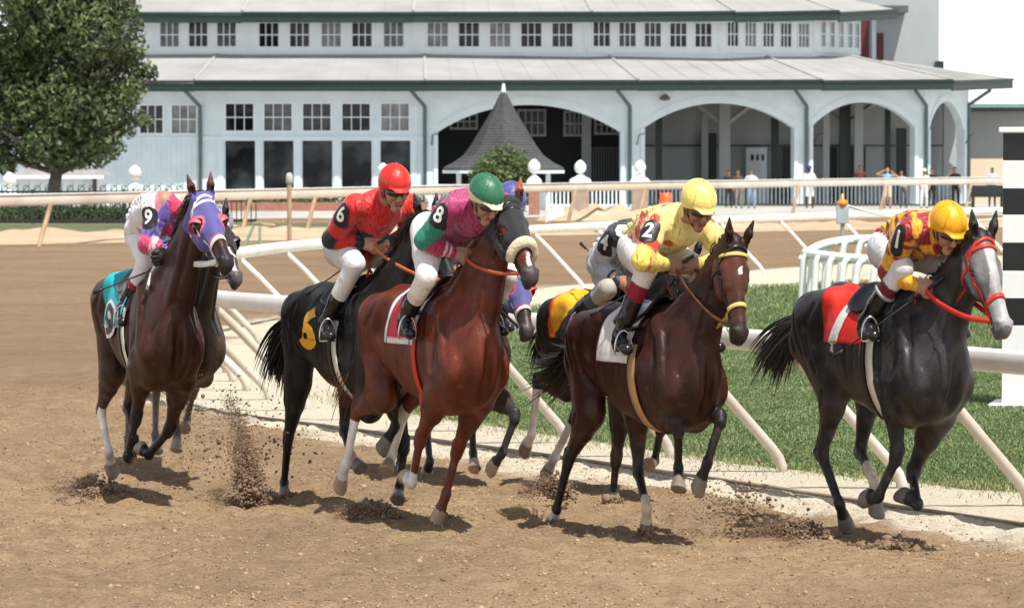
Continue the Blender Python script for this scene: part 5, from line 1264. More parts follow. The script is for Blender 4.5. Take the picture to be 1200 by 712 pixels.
# the race field: pixels are where the joints show in the photograph
def blaze(a0, a1, w0, w1, amp=.25):
    return lambda ha, hj, hs: (ha > a0) & (ha < a1) & (np.abs(hs+.01*np.sin(ha*30)) < w0+(w1-w0)*(ha-a0)/(a1-a0)) & (hj < .06)
HS = {}
WHITE = (.72, .70, .66); SOCK = (.75, .68, .60)
specs = [
 dict(name='grey', pit=-.08, K=1.06, zo=-0.09, cx=1033, g=632, a=27,  label='dark dappled grey racehorse with pale face and red bridle, in front at the right', dbg=1,
      coat=(.032, .030, .032), dapple=1.6, points=.55, dark=(.02, .018, .019), topline=.1, muzzle=(.10, .085, .085), hair=M_HAIR_G, hoof=(.22, .20, .18), mside=.5,
      poll=(1150, 284), muz=(1184, 388), FR=[(1052, 533), (1028, 582), (1003, 584)], FL=[(1066, 560), (1066, 588), (1052, 578)], HR=[(963, 532), (984, 590), (992, 616)], HL=[(1008, 528), (1022, 565), (1027, 602)],
      socks=dict(HL=(.45, (.62, .50, .42))), marks=[(lambda a, j, s: (a > .06) & (a < .56) & (np.abs(s) < .052-.02*np.sin(a*9)) & (j < .07), (.60, .58, .57), .95), (lambda a, j, s: (a > .02) & (j < .12), (.22, .21, .21), .55)],
      bridle=dict(m=M_RED, nw=.028), cloth=dict(c=(.68, .03, .02), num='1', nc=(.80, .78, .74), size=.40, at=(-.13, 1.30), rot=-20, x=(-.34, .16), wrap=78, sx=1.5, bold=.012), girths=[(.20, M_WEB, .075), (.12, M_BLKL, .05)],
      tail=(-1, 0, -.1), tsag=1.0, taillen=.62, saddle=M_BLKL),
 dict(name='bay2', K=1.0, zo=-0.11, cx=757, g=630, a=27, label='dark bay racehorse with straw-coloured noseband and white star, second from the right', dbg=1,
      coat=(.036, .009, .005), points=1., dark=(.014, .010, .010), topline=.7, muzzle=(.02, .015, .015), hair=M_HAIR_K,
      nl=.74, poll=(861, 290), muz=(872, 400), FR=[(795, 500), (795, 549), (795, 574)], FL=[(846, 488), (826, 547), (817, 574)], HR=[(666, 540), (652, 597), (647, 614)], HL=[(748, 552), (752, 594), (757, 626)],
      socks=dict(HL=(.72, (.62, .48, .36)), HR=(1.1, SOCK)), marks=[(lambda a, j, s: (a > .04) & (a < .47) & (j < .13), (.085, .027, .014), .7), (lambda a, j, s: (np.abs(a-.165+s*.5) < .022) & (np.abs(s) < .016) & (j < .06), WHITE, .9)],
      bridle=dict(m=M_BLKL, nose=M_YEL, brow=M_YEL, nw=.026), cloth=dict(c=(.70, .69, .65), edge=(.78, .77, .74), x=(-.22, .20), wrap=84), girths=[(.20, M_TAN, .09)], tail=(-1, .1, -.75), tsag=-.5, taillen=.8, tspread=.08, mside=.5),
 dict(name='chestnut8', K=1.03, zo=-0.07, cx=508, g=616, a=26, label='bright chestnut racehorse in a black hood with thick cream sheepskin noseband', dbg=1,
      coat=(.11, .022, .009), points=.12, dark=(.15, .04, .016), topline=.15, muzzle=(.06, .05, .05), hair=M_HAIR_C, ear=(.30, .08, .03),
      nl=.76, poll=(597, 243), muz=(628, 325), FR=[(472, 552), (457, 566), (442, 562)], FL=[(519, 562), (513, 600), (511, 611)], HR=[(418, 482), (403, 545), (396, 570)], HL=[(474, 482), (460, 532), (452, 552)],
      socks=dict(HR=(.15, WHITE), HL=(.15, WHITE), FR=(.75, WHITE)), marks=[(blaze(.40, .50, .010, .014), WHITE, .9)], hoof=(.42, .30, .20),
      hood=dict(c=(.022, .024, .027), range=(-.04, .33), eye=.042), fleece=True, bridle=dict(m=M_BLKL), cloth=dict(c=(.62, .03, .05), edge=(.75, .74, .72), edge2=(.02, .02, .02), x=(-.22, .22), wrap=84), girths=[(.18, M_RED, .06)], tail=(-1, 0, -.5)),
 dict(name='black6', K=1.01, zo=-0.07, cx=412, g=594, a=27, label='near-black racehorse with a yellow number on its cloth, behind the chestnut', dbg=1,
      coat=(.008, .0068, .007), points=.8, dark=(.012, .010, .010), topline=.2, hair=M_HAIR_K, nl=.75, poll=(512, 262), muz=(536, 330),
      FR=[(462, 452), (463, 500), (445, 527)], FL=[(474, 520), (468, 572), (466, 586)], HR=[(337, 520), (333, 566), (334, 584)], HL=[(403, 503), (412, 535), (423, 550)],
      socks=dict(HL=(.9, (.5, .38, .28))), bridle=dict(m=M_BLKL), cloth=dict(c=(.02, .02, .022), num='6', nc=(.85, .45, .02), size=.36, at=(-.19, 1.25), rot=-6, x=(-.38, .16), wrap=88, bold=.016), tail=(-1, -.15, -.3), taillen=.6, tsag=1.4, tspread=.2),
 dict(name='bay9', K=1.04, zo=-0.05, cx=174, g=583, a=19.5,  label='bay racehorse in a purple hood with pink trim and teal cloth, leftmost of the field', dbg=1,
      coat=(.040, .0115, .0065), points=1., dark=(.014, .011, .011), topline=.3, hair=M_HAIR_K, nl=.84, poll=(237, 236), muz=(270, 308), ear=(.09, .03, .018),
      FR=[(160, 488), (134, 530), (112, 536)], FL=[(193, 528), (172, 532), (160, 524)], HR=[(118, 480), (127, 528), (132, 552)], HL=[(149, 476), (158, 515), (150, 540)],
      socks=dict(HR=(.08, SOCK)), hoof=(.30, .24, .19), hood=dict(c=(.105, .09, .29), trim=(.60, .14, .19), range=(-.03, .36), eye=.05, cups=mat('pink_cup', (.65, .10, .16), .5, .1)),
      bridle=dict(m=M_WEB, nw=.03), cloth=dict(c=(.02, .40, .44), num='9', nc=(.02, .03, .04), outline=(.75, .78, .78), size=.30, at=(-.08, 1.22), rot=-20, x=(-.36, .20), wrap=86, ow=.028), tail=(-1, .25, -.5), taillen=.45, tspread=.12),
 dict(name='dark4', K=1.0, zo=-0.14, cx=712, g=580, a=27,  label='dark brown racehorse with orange and gold cloth, behind the yellow-capped rider', dbg=1,
      coat=(.013, .010, .010), points=.8, dark=(.02, .017, .017), hair=M_HAIR_K, poll=(805, 305), muz=(820, 380),
      FR=[(722, 538), (719, 580), (719, 592)], FL=[(775, 500), (768, 540), (760, 545)], HR=[(630, 449), (617, 508), (605, 527)], HL=[(674, 486), (650, 536), (637, 558)],
      socks=dict(HR=(.1, SOCK), HL=(.2, SOCK)), hoof=(.3, .22, .16), bridle=dict(m=M_BLKL), cloth=dict(c=(.85, .42, .02), num='4', nc=(.02, .02, .02), size=.32, at=(-.24, 1.27), x=(-.46, .14), wrap=80, edge=(.75, .12, .02), bold=.016), tail=(-1, .3, -.3), taillen=.5),
 dict(name='bay5', K=1.0, zo=-0.12, cx=523, g=561, a=26, label='brown racehorse in a blue hood edged red, its face showing between two runners', dbg=1,
      coat=(.04, .019, .013), points=.9, dark=(.03, .026, .026), hair=M_HAIR_K, poll=(606, 312), muz=(622, 392), muzzle=(.05, .04, .04),
      FR=[(553, 497), (557, 530), (556, 550)], FL=[(605, 486), (576, 535), (552, 547)], HR=[(470, 505), (470, 545), (472, 558)], HL=[(500, 500), (500, 540), (500, 555)],
      hoof=(.42, .32, .24), hood=dict(c=(.11, .11, .30), trim=(.60, .04, .05), range=(-.03, .36), eye=.048, cups=mat('red_cup', (.5, .03, .05), .5, .1)), bridle=dict(m=M_WEB, nw=.028), cloth=dict(c=(.1, .3, .12), x=(-.3, .1)), tail=(-1, 0, -.5), h=.012),
 dict(name='dun', K=1.0, zo=-0.1, cx=207, g=560, a=18, label='dull brown racehorse mostly hidden behind the purple-hooded bay, muzzle and pale forelegs showing', dbg=1,
      coat=(.05, .034, .024), points=.8, dark=(.13, .10, .08), hair=M_HAIR_K, nl=.8, poll=(255, 262), muz=(280, 326), muzzle=(.10, .08, .08),
      FR=[(205, 470), (208, 505), (206, 528)], FL=[(226, 458), (219, 492), (216, 503)], HR=[(150, 470), (150, 515), (152, 530)], HL=[(180, 470), (182, 510), (184, 530)],
      hoof=(.35, .28, .22), hood=dict(c=(.015, .015, .017), range=(-.03, .28), eye=.045, cups=mat('black_cup', (.02, .02, .022), .4, .1)), marks=[(blaze(.28, .52, .02, .016), WHITE, .8)], bridle=dict(m=M_WEB), cloth=dict(c=(.55, .04, .04), x=(-.3, .1)), tail=(-1, 0, -.6), taillen=.5, h=.012),
]
for sp in specs: HS[sp['name']] = horse(sp)
M_SILK = vmat('racing_silk', .48, .4, .1, 60., .07, wrinkle=.95, wscale=17., sheen=.25)
M_BREECH = vmat('white_breeches', .6, .3, .1, 80., .05, wrinkle=.35, wscale=16.)
M_SKIN = vmat('skin', .5, .4, .08, 120., .08); M_BOOT = mat('boot_leather', (.014, .013, .013), .22, .25, 9., .15, 20.)
M_LENS = mat('goggle_lens', (.008, .008, .01), .05, .0, spec=.9); M_GOG = mat('goggle_rubber', (.02, .02, .02), .45)
def rider(sp, H):
    F_ = Frame(*H['F'].args, K=KR); zo = H['zo']; K = sp['k']; RH = KR/H['KH']; th = lambda p: np.asarray(p, float)*RH; hr = lambda p: np.asarray(p, float)/RH
    root = empty('person', F_.O, F_.rz, sp['label'], 'jockey', 'jockeys crouched on the racehorses'); root.scale = tuple(KR)
    an = F_.plane(K['ft'], -.29); kn = F_.chain(an, K['kn'], sp.get('shin', .40), -.25, .05); hip = F_.chain(kn, K['hip'], .40, -.10, .04)
    sh = F_.chain(hip, K['sh'], .47, -.17, .03); el = F_.chain(sh, K['el'], .28, -.27, .08); ha = F_.chain(el, K['ha'], .26, -.09, .07)
    if 'lx' in sp:
        q = sp['lx']; hip, kn, an, sh, el, ha = [F_.xplane(K[k], q[k]) for k in ('hip', 'kn', 'ft', 'sh', 'el', 'ha')]
    mir = lambda p: p*np.array([1, -1, 1])
    J = {-1: (hip, kn, an, sh, el, ha), 1: tuple(mir(p) for p in (hip, kn, an, sh, el, ha))}
    P = (hip+mir(hip))/2; C = (sh+mir(sh))/2; nb = C+nrm(C-P)*.05+np.array([0, 0, .03])
    hc = F_.plane(K['hd'], 0) if 'lx' not in sp else F_.xplane(K['hd'], sp['lx']['hd']); v = hc-nb; hc = F_.chain(nb, K['hd'], float(np.clip(np.linalg.norm(v), .19, .28)), hc[1], .07, near=lambda a, b: a if a[0] > b[0] else b); hc = hc-np.array([0, 0, .03])
    yaw, dn = R(sp.get('yaw', -6)), R(sp.get('down', 22)); f = np.array([math.cos(yaw)*math.cos(dn), math.sin(yaw)*math.cos(dn), -math.sin(dn)]); l = nrm(np.cross([0, 0, 1], f)); u = np.cross(f, l)
    if sp.get('dbg'):
        for n_, p, q in (('hip', hip, 'hip'), ('kn', kn, 'kn'), ('an', an, 'ft'), ('sh', sh, 'sh'), ('el', el, 'el'), ('ha', ha, 'ha'), ('hc', hc, 'hd')): print('J', sp['name'], n_, np.round(p, 2), 'err', np.round(np.array(F_.px(p))-K[q]))
    hp = lambda a, b, c=0: hc+f*a+u*b+l*c
    skin = np.array(sp.get('skin', (.42, .21, .135)))
    # ---- one continuous body: head, neck, hands, and the limbs inside the clothes
    allp = np.array([p for s in (-1, 1) for p in J[s]]+[hc]); lo, hi = allp.min(0)-.2, allp.max(0)+.24
    Fd = Field(lo, hi, .0068); bn = Fd.bone
    Fd.ell(hp(-.005, .02), (f, l, u), (.098, .077, .108)); bn(hp(.02, -.045), hp(.045, -.088), .056, .036, .03); 
    bn(hp(.060, -.012, -.035), hp(.060, -.012, .035), .026, .026, .02)
    bn(hp(.093, .005), hp(.114, -.030), .010, .0155, .012); bn(hp(.108, -.035, -.011), hp(.108, -.035, .011), .010, .010, .008)
    bn(hp(.082, -.066, -.018), hp(.082, -.066, .018), .0105, .0105, .008); bn(hp(.097, -.067, -.022), hp(.097, -.067, .022), .0028, .0028, .003, sub=True); bn(hp(.068, -.098), hp(.064, -.104), .020, .018, .015)
    for s in (-1, 1):
        Fd.ball(hp(.094, .010, s*.031), .012, .01, sub=True); bn(hp(.06, -.03, s*.045), hp(.05, -.05, s*.045), .022, .018, .02)
        bn(hp(-.005, .015, s*.080), hp(-.012, -.028, s*.076), .016, .010, .008)
    bn(hp(-.03, -.05), nb, .055, .062, .03); bn(nb, C, .065, .08, .04); bn(C, P, .10, .10, .04); bn(sh, mir(sh), .055, .055, .04)
    for s in (-1, 1):
        h_, k_, a_, s_, e_, w_ = J[s]; bn(s_, e_, .045, .036, .02); wr = lerp(e_, w_, .80); bn(e_, wr, .036, .025, .02); bn(P, h_, .1, .09, .03); bn(h_, k_, .075, .05, .03); bn(k_, a_, .045, .035, .02)
        fd = nrm(w_-e_); cd = nrm(fd*.8+np.array([.5, -s*.35, -.15])); pn = nrm(np.cross(cd, [0, 0, 1])); side = nrm(np.cross(pn, cd))
        pk = wr+cd*.075; bn(wr, pk, .026, .03, .015, side, 1.25, 1.35)
        for q in range(4):                                        # fingers curl under the reins
            o = side*(.036-.024*q); L_ = (.030, .036, .034, .027)[q]; inw = np.array([0, s*-1., 0]) if False else nrm(np.cross(side, cd))*(-1 if s < 0 else 1)
            inw = np.array([-.15, -s*1.0, -.1]); inw = nrm(inw-side*(inw @ side)); a0 = wr+cd*.078+o; a1 = a0+cd*L_*.55+inw*.010; a2 = a1+inw*L_-cd*.004; a3 = a2-cd*L_*.8
            bn(a0, a1, .0125, .0115, .004); bn(a1, a2, .0115, .0105, .003); bn(a2, a3, .0105, .009, .003)
        t0 = wr+cd*.02+side*.032; t1 = t0+cd*.04+side*.016+inw*.012; t2 = t1+cd*.03+inw*.012; bn(t0, t1, .014, .012, .006); bn(t1, t2, .012, .0095, .003)
    V, Q = Fd.mesh('b'); Cc = np.tile(skin, (len(V), 1)); q = V-hc; back = (q @ f < .0) & (np.linalg.norm(q, axis=1) < .14) & (q @ u > -.07); Cc[back] = sp.get('haircol', (.03, .018, .01))
    lip = (np.abs(q @ u+.066) < .010) & (q @ f > .078) & (np.abs(q @ l) < .024); Cc[lip] = skin*[.85, .5, .5]
    if sp.get('glove'):
        for s in (-1, 1): d_, _ = segdist(V, lerp(J[s][4], J[s][5], .75), J[s][5]+nrm(J[s][5]-J[s][4])*.1); Cc[d_ < .09] = (.012, .012, .012)
    low_ = (q @ u < -.125) & (np.min([segdist(V, lerp(J[s][4], J[s][5], .8), J[s][5]+nrm(J[s][5]-J[s][4])*.12)[0] for s in (-1, 1)], axis=0) > .07); Cc[low_] = sp['c']
    link('body', np_mesh('body', V, Q, Cc), M_SKIN, root, True)
    for s in (-1, 1): mb = MB(); mb.lathe([(0, -.011), (.008, -.007), (.011, 0), (.008, .007), (0, .011)], hp(.087, .010, s*.031), 10); mb.build('eye', M_EYE, root, True)
    # ---- silks
    Fs = Field(lo-.05, hi+.05, .0085); bn = Fs.bone; back = nrm(np.cross(C-P, YAX)); back = back if back[2] > 0 else -back; mid = lerp(P, C, .5)+back*.035
    P2 = P+nrm(C-P)*.04
    bn(P2, mid, .120, .130, .04, YAX, 1.12, 1.18); bn(mid, C, .130, .115, .03, YAX, 1.18, 1.35); bn(sh-(sh-C)*.15, mir(sh)-(mir(sh)-C)*.15, .078, .078, .03)
    bn(C, nb, .085, .066, .03); bn(nb, lerp(nb, hc, sp.get('col', .45)), .064, .060, .02); bn(lerp(C, P, .25)-back*.05, C+np.array([.03, 0, -.05]), .085, .08, .04, YAX, 1.3)
    bn(P2-nrm(C-P)*.01, P2+nrm(C-P)*.03, .135, .13, .02, YAX, 1.15)
    for s in (-1, 1):
        h_, k_, a_, s_, e_, w_ = J[s]; m1 = lerp(s_, e_, .45)+np.array([0, 0, .008]); bn(s_, m1, .076, .070, .03); bn(m1, e_, .070, .060, .02); m2 = lerp(e_, w_, .4); wr = lerp(e_, w_, .86)
        bn(e_, m2, .060, .052, .02); bn(m2, wr, .052, .032, .02)
        gg = np.random.default_rng(7)
        for t_ in (.2, .42, .66, .85): p = lerp(s_, e_, t_); n_ = nrm(e_-s_); tt = nrm(gg.normal(size=3)); bn(p+tt*.045, p+np.cross(n_, tt)*.05, .018, .018, .025)
        for t_ in (.12, .3, .5, .7): p = lerp(e_, wr, t_); n_ = nrm(wr-e_); tt = nrm(gg.normal(size=3)); bn(p+tt*.034, p+np.cross(n_, tt)*.036, .016, .014, .02)
    for q in range(7): t_ = .05+q*.14; p = lerp(P, C, t_)+back*(.115+.03*math.sin(PI*t_)); bn(p+np.array([0, -.12, -.02]), p+np.array([.05*math.sin(q*2), .12, -.02]), .016, .014, .035)
    V, Q = Fs.mesh('s'); ax = nrm(C-P); cx = dict(V=V, P=P, C=C, J=J, ax=ax, back=back, L=np.linalg.norm(C-P), along=(V-P) @ ax, y=V[:, 1], up=(V-P) @ back)
    arm = {}
    for s in (-1, 1):
        d1, t1 = segdist(V, J[s][3], J[s][4]); d2, t2 = segdist(V, J[s][4], J[s][5]); dt, tt = segdist(V, P, C)
        isarm = (np.minimum(d1, d2) < .085) & ((t1 > .12) | (d2 < d1)) & (s*V[:, 1] > .05) & (np.minimum(d1, d2) < dt-.02); arm[s] = (isarm, np.where(d1 < d2, t1, 1+t2))
    cx['arm'] = arm; Cc = np.tile(np.array(sp['c'], float), (len(V), 1)); Cc = sp['pat'](cx, Cc) if sp.get('pat') else Cc
    so_ = link('silks', np_mesh('silks', V, Q, Cc), M_SILK, root, True); bs = BVHTree.FromPolygons([Vector(v) for v in V], [tuple(map(int, q)) for q in Q])
    # ---- breeches and boots
    Fb = Field(lo-.05, hi+.05, .0085); bn = Fb.bone; bn(P-nrm(C-P)*.0-back*.02, P+nrm(C-P)*.05, .125, .118, .03, YAX, 1.18, 1.15)
    for s in (-1, 1):
        h_, k_, a_, s_, e_, w_ = J[s]; bn(h_-back*.0, lerp(h_, k_, .5), .112, .09, .03); bn(lerp(h_, k_, .5), k_, .09, .066, .02); bn(k_, lerp(k_, a_, .52), .064, .056, .02)
    V, Q = Fb.mesh('b'); Cc = np.tile(np.array(sp.get('breech', (.74, .74, .73))), (len(V), 1))
    for s in (-1, 1):
        d_, t_ = segdist(V, J[s][1], J[s][2]); d0, _ = segdist(V, J[s][0], J[s][1])
        if sp.get('stock'): Cc[(t_ > sp.get('st0', .30)) & (d_ < d0)] = sp['stock']
    link('breeches', np_mesh('breeches', V, Q, Cc), M_BREECH, root, True)
    for s in (-1, 1):
        h_, k_, a_, *_ = J[s]; fdx = nrm(np.array([.95, s*.22, sp.get('toe', -.12)])); h0 = a_+np.array([-.035, 0, -.055]); t0 = a_+fdx*.165+np.array([0, 0, -.055]); bt = lerp(k_, a_, sp.get('bt', .44))
        lo2 = np.minimum(np.minimum(bt, a_), np.minimum(h0, t0))-.1; hi2 = np.maximum(np.maximum(bt, a_), np.maximum(h0, t0))+.1; Fo = Field(lo2, hi2, .006)
        ax_ = nrm(bt-a_); Fo.bone(bt, lerp(bt, a_, .5), .060, .052, .01, cut=(bt, ax_)); Fo.bone(lerp(bt, a_, .5), a_, .052, .040, .02); Fo.bone(a_, h0+[0, 0, .015], .040, .034, .02)
        Fo.bone(h0+[.01, 0, .012], t0, .034, .030, .015, nrm(np.cross(fdx, [0, 0, 1])), 1.0, 1.25); Fo.bone(a_, lerp(a_, t0, .55), .036, .032, .02); 
        Fo.bone(h0+[0, 0, -.014], h0+[.02, 0, -.014], .028, .028, .005)
        V, Q = Fo.mesh('boot'); bo = link('boot', np_mesh('boot', V, Q), M_BOOT, root, True)
        if sp.get('bootband'):
            pts = [bt-ax_*.012+(nrm(np.cross(ax_, [0, 1, 0]))*math.cos(w)+nrm(np.cross(ax_, np.cross(ax_, [0, 1, 0])))*math.sin(w))*.0585 for w in np.linspace(0, 2*PI, 21)]; tubes('boot_cuff', [pts], .012, mat('cuff_'+sp['name'], sp['bootband'], .5), bo, 6)
        # stirrup of the horse's saddle
        b = lerp(h0, t0, .66); sw = nrm(np.cross(fdx, [0, 0, 1])); top = b+np.array([0, 0, .095]); e = empty('stirrup', (0, 0, 0)); e.parent = H['root']
        arc = [b+sw*.055+[0, 0, -.036]]+[b+sw*.055*math.cos(w)+np.array([0, 0, -.01+.105*math.sin(w)]) for w in np.linspace(0, PI, 11)]+[b-sw*.055+[0, 0, -.036], b+sw*.055+[0, 0, -.036]]
        tubes('stirrup_iron', [[th(q) for q in arc]], .0065, M_STEEL, e, 6); top = th(top); A = np.array([.06, s*.20, 1.40+zo]); Pp, NN = drape(H['bvh'], [lerp(top, A, t_)+np.array([0, s*.25, 0])*t_ for t_ in np.linspace(.1, 1, 8)], [lerp(top, A, t_)*np.array([1, .1, 1]) for t_ in np.linspace(.1, 1, 8)], .03)
        strap('stirrup_leather', [top]+Pp, M_BLKL, e, .022, .005, [np.array([0, s*1., 0])]+NN)
    # ---- helmet, peak, goggles, strap
    Fh = Field(hc-.2, hc+.2, .0055); uc = nrm(u+f*-.10); Fh.ell(hp(-.008, .045), (f, l, u), (.128, .106, .108), .01)
    low = hp(.10, .030); sl = Fh._sl(hc, hc, .2); X, Y, Zz = Fh._xyz(sl); nn = nrm(-u+f*.30); pl = (X-low[0])*nn[0]+(Y-low[1])*nn[1]+(Zz-low[2])*nn[2]; Fh.D[sl] = np.maximum(Fh.D[sl], pl.astype(np.float32))
    Fh.bone(hp(.095, .036), hp(.140, .026), .009, .007, .012, l, 7.5, 6.0); 
    Fh.ell(hp(-.008, .040), (f, l, u), (.104, .084, .09), .004, sub=True); Fh.ball(hp(-.012, .152), .012, .008)
    V, Q = Fh.mesh('h'); Cc = np.tile(np.array(sp['cap'], float), (len(V), 1)); q = V-hc
    if sp.get('band'): Cc[(q @ u < .045)] = sp['band']
    for k in range(6):
        w = k*PI/3+.3; s1 = np.abs((q @ f)*math.sin(w)-(q @ l)*math.cos(w)) < .0025; Cc[s1 & (q @ u > .05)] *= .72
    link('helmet', np_mesh('helmet', V, Q, Cc), vmat('cap_cloth', .42, .4, .15, 50., .05, wrinkle=.15, wscale=22.), root, True)
    gg = Field(hc-.18, hc+.18, .005)
    for s in (-1, 1): gg.bone(hp(.088, .004, s*.012), hp(.070, .006, s*.056), .024, .022, .008)
    V, Q = gg.mesh('g'); gl = link('goggles', np_mesh('goggles', V, Q), M_LENS, root, True)
    tubes('goggle_strap', [[hp(.075*math.cos(w)*1.05+.0, .008+.02*abs(math.sin(w)), .090*math.sin(w)) for w in np.linspace(.7, 2*PI-.7, 20)]], .010, M_GOG, gl, 6)
    tubes('chin_strap', [[hp(.03, .03, s*.088) , hp(.035, -.03, s*.076), hp(.05, -.085, s*.042), hp(.06, -.122, 0)] for s in (-1, 1)], .0055, M_GOG, root, 5)
    # ---- arm number
    if sp.get('num'):
        o_ = lerp(sh, el, sp.get('nt', .34)); n_ = nrm(np.array(sp.get('nn', (.62, -.75, .25)))); upv = nrm(sh-el); upv = nrm(upv-n_*(upv @ n_)); up2 = nrm(np.array([0, 0, 1.])-n_*n_[2]); upv = nrm(upv*.6+up2*.6); rt_v = np.cross(upv, n_)
        g_ = [(x, y) for y in np.linspace(-1, 1, 13) for x in np.linspace(-1, 1, 11)]; hw, hh = sp.get('plate', (.058, .075)); V2 = np.array([(x*hw*math.sqrt(max(0, 1-abs(y)**4)) if 1 else 0, y*hh) for x, y in g_]); F2 = [(j*11+i, j*11+i+1, (j+1)*11+i+1, (j+1)*11+i) for j in range(12) for i in range(10)]
        pl_ = decal('arm_badge', V2, F2, bs, o_, rt_v, upv, -n_, .006, mat('badge_black', (.012, .012, .014), .5), root, outd=.25)
        t2, f2 = text_mesh(sp['num'], .125, .003); decal('number', t2, f2, bs, o_, rt_v, upv, -n_, .0095, mat('number_white', (.82, .82, .8), .5), pl_, outd=.25)
    # ---- reins (tack of the horse) and the whip (held, a thing of its own)
    for s, k in ((-1, 'R'), (1, 'L')):
        a = H['bit'+k]; b = th(J[s][5]); m_ = sp.get('rein', M_BLKL); path = [a, lerp(a, b, .3)+[0, s*.03, -.03], lerp(a, b, .7)+[0, s*.02, -.03], b, b+np.array([-.12, -s*.03, -.10]), b+np.array([-.10, -s*.08, -.22])]
        path = catmull(path, 6); tg = np.gradient(np.array(path), axis=0); strap('reins', path, m_, H['root'], sp.get('rw', .022), .007, [nrm(np.cross(t_, [0, 0, 1.])) for t_ in tg])
    if K.get('whip'):
        b = J[-1][5]+nrm(J[-1][5]-J[-1][4])*.03; e_ = F_.plane(K['whip'], sp.get('wy', -.42)); d = e_-b; d = d/np.linalg.norm(d)*.72; O = F_.wld(b); w_ = empty('riding_whip', O, F_.rz, sp['wl'], 'whip', 'jockeys\' riding whips'); w_.scale = tuple(KR)
        mb = MB(); mb.tube([Vector(-d*.2), Vector(d*.12)], [.011, .009], 8); mb.build('grip', mat('whip_grip', (.02, .02, .022), .5), w_, True); mb = MB(); mb.tube([Vector(d*.12), Vector(d*.9)], [.0065, .004], 6); mb.build('shaft', mat('whip_shaft', (.03, .028, .03), .35), w_, True)
        mb = MB(); mb.tube([Vector(d*.9), Vector(d)], [.010, .013], 6); mb.build('flap', MATS['whip_grip'], w_, True)
    return root

def pat_diamond(c1, c2, s=11.):
    def f(cx, C):
        V = cx['V']; a = (cx['along']*s*1.0+V[:, 1]*s*.9)
        b = (cx['along']*s*1.0-V[:, 1]*s*.9+cx['up']*s*.5); m = ((np.floor(a)+np.floor(b)) % 2) == 0; C[m] = c2
        for k in (-1, 1):
            ia, t = cx['arm'][k]; z = V[:, 2]; a = t*1.7+z*3; b = t*1.7-z*9; mm = ia & (((np.floor(a*1.6)+np.floor(b*1.2)) % 2) == 0); C[ia] = c1; C[mm & (t < .75)] = c2; C[ia & (t > .88) & (t < 1.22)] = c2
        return C
    return f
def dots(cx, C, pts, r, col):
    for p in pts: C[np.linalg.norm(cx['V']-p, axis=1) < r] = col
    return C
def pat2(cx, C):
    P, Cc, bk, ax, L = cx['P'], cx['C'], cx['back'], cx['ax'], cx['L']; red = (.66, .06, .03)
    pts = [P+ax*L*a+bk*u+np.array([0, y, 0]) for a, u, y in ((.35, .16, -.06), (.75, .16, .08), (.62, .10, -.17), (.15, .13, .1), (.95, .08, -.05), (.5, .02, -.18), (.98, -.03, .10), (.98, -.08, -.07), (.2, .03, -.16))]
    C = dots(cx, C, pts, .048, red)
    for k in (-1, 1):
        ia, t = cx['arm'][k]; C[ia & (t > .55) & (t < .78)] = red; C[ia & (t > .78)] = (.78, .62, .12); C[ia & (t > 1.02) & (t < 1.10)] = (.7, .12, .04)
        C = dots(cx, C, [cx['J'][k][3]+np.array([.05, k*.06, .03])], .036, red)
    return C
def pat6(cx, C):
    for k in (-1, 1): ia, t = cx['arm'][k]; C[ia & (t > .80) & (t < 1.12)] = (.015, .013, .013); C[ia & (t > 1.62)] = (.015, .013, .013)
    return C
def pat8(cx, C):
    g = (.01, .22, .15); a = cx['along']/cx['L']
    C[(np.abs(a-.80-cx['y']*1.2) < .07) & (cx['up'] > -.05)] = (.02, .28, .20); C[(np.abs(a-.30) < .055) & (cx['up'] > .06)] = (.02, .28, .2)
    for k in (-1, 1):
        ia, t = cx['arm'][k]; C[ia & (t > .45) & (t < 1.05)] = g; C[ia & (t >= 1.05)] = (.42, .03, .10); C[ia & (((t > 1.50) & (t < 1.57)) | ((t > 1.64) & (t < 1.70)))] = (.75, .6, .62)
    C[(a < .5) & (cx['up'] > .03)] *= .95; return C
def pat9(cx, C):
    V = cx['V']; s = 8.; a = cx['along']*s+V[:, 1]*s; b = cx['along']*s-V[:, 1]*s+cx['up']*3; n = (np.floor(a)*2+np.floor(b)*3).astype(int) % 5
    C[n == 0] = (.14, .10, .38); C[n == 2] = (.50, .03, .10); C[n == 3] = (.55, .2, .27)
    for k in (-1, 1):
        ia, t = cx['arm'][k]; C[ia] = (.70, .66, .68); C[ia & (t > .45) & (t < .9)] = (.10, .08, .30); C[ia & (t > .9)] = (.62, .06, .15); C[ia & (t > 1.15) & (t < 1.32)] = (.72, .45, .5)
    return C
def pat4(cx, C):
    a = cx['along']/cx['L']; C[(a > .62) & (a < 1.15) & (np.abs(cx['y']) < .30) & (cx['up'] > -.2)] = (.03, .03, .035)
    for k in (-1, 1): ia, t = cx['arm'][k]; C[ia] = (.50, .52, .55); C[ia & (t > 1.55) & (t < 1.62)] = (.03, .03, .03); C[ia & (t > 1.62) & (t < 1.70)] = (.6, .55, .35); C[ia & (t > 1.70)] = (.03, .03, .03)
    return C
YEL = (.80, .40, .02); MAR = (.30, .015, .02)
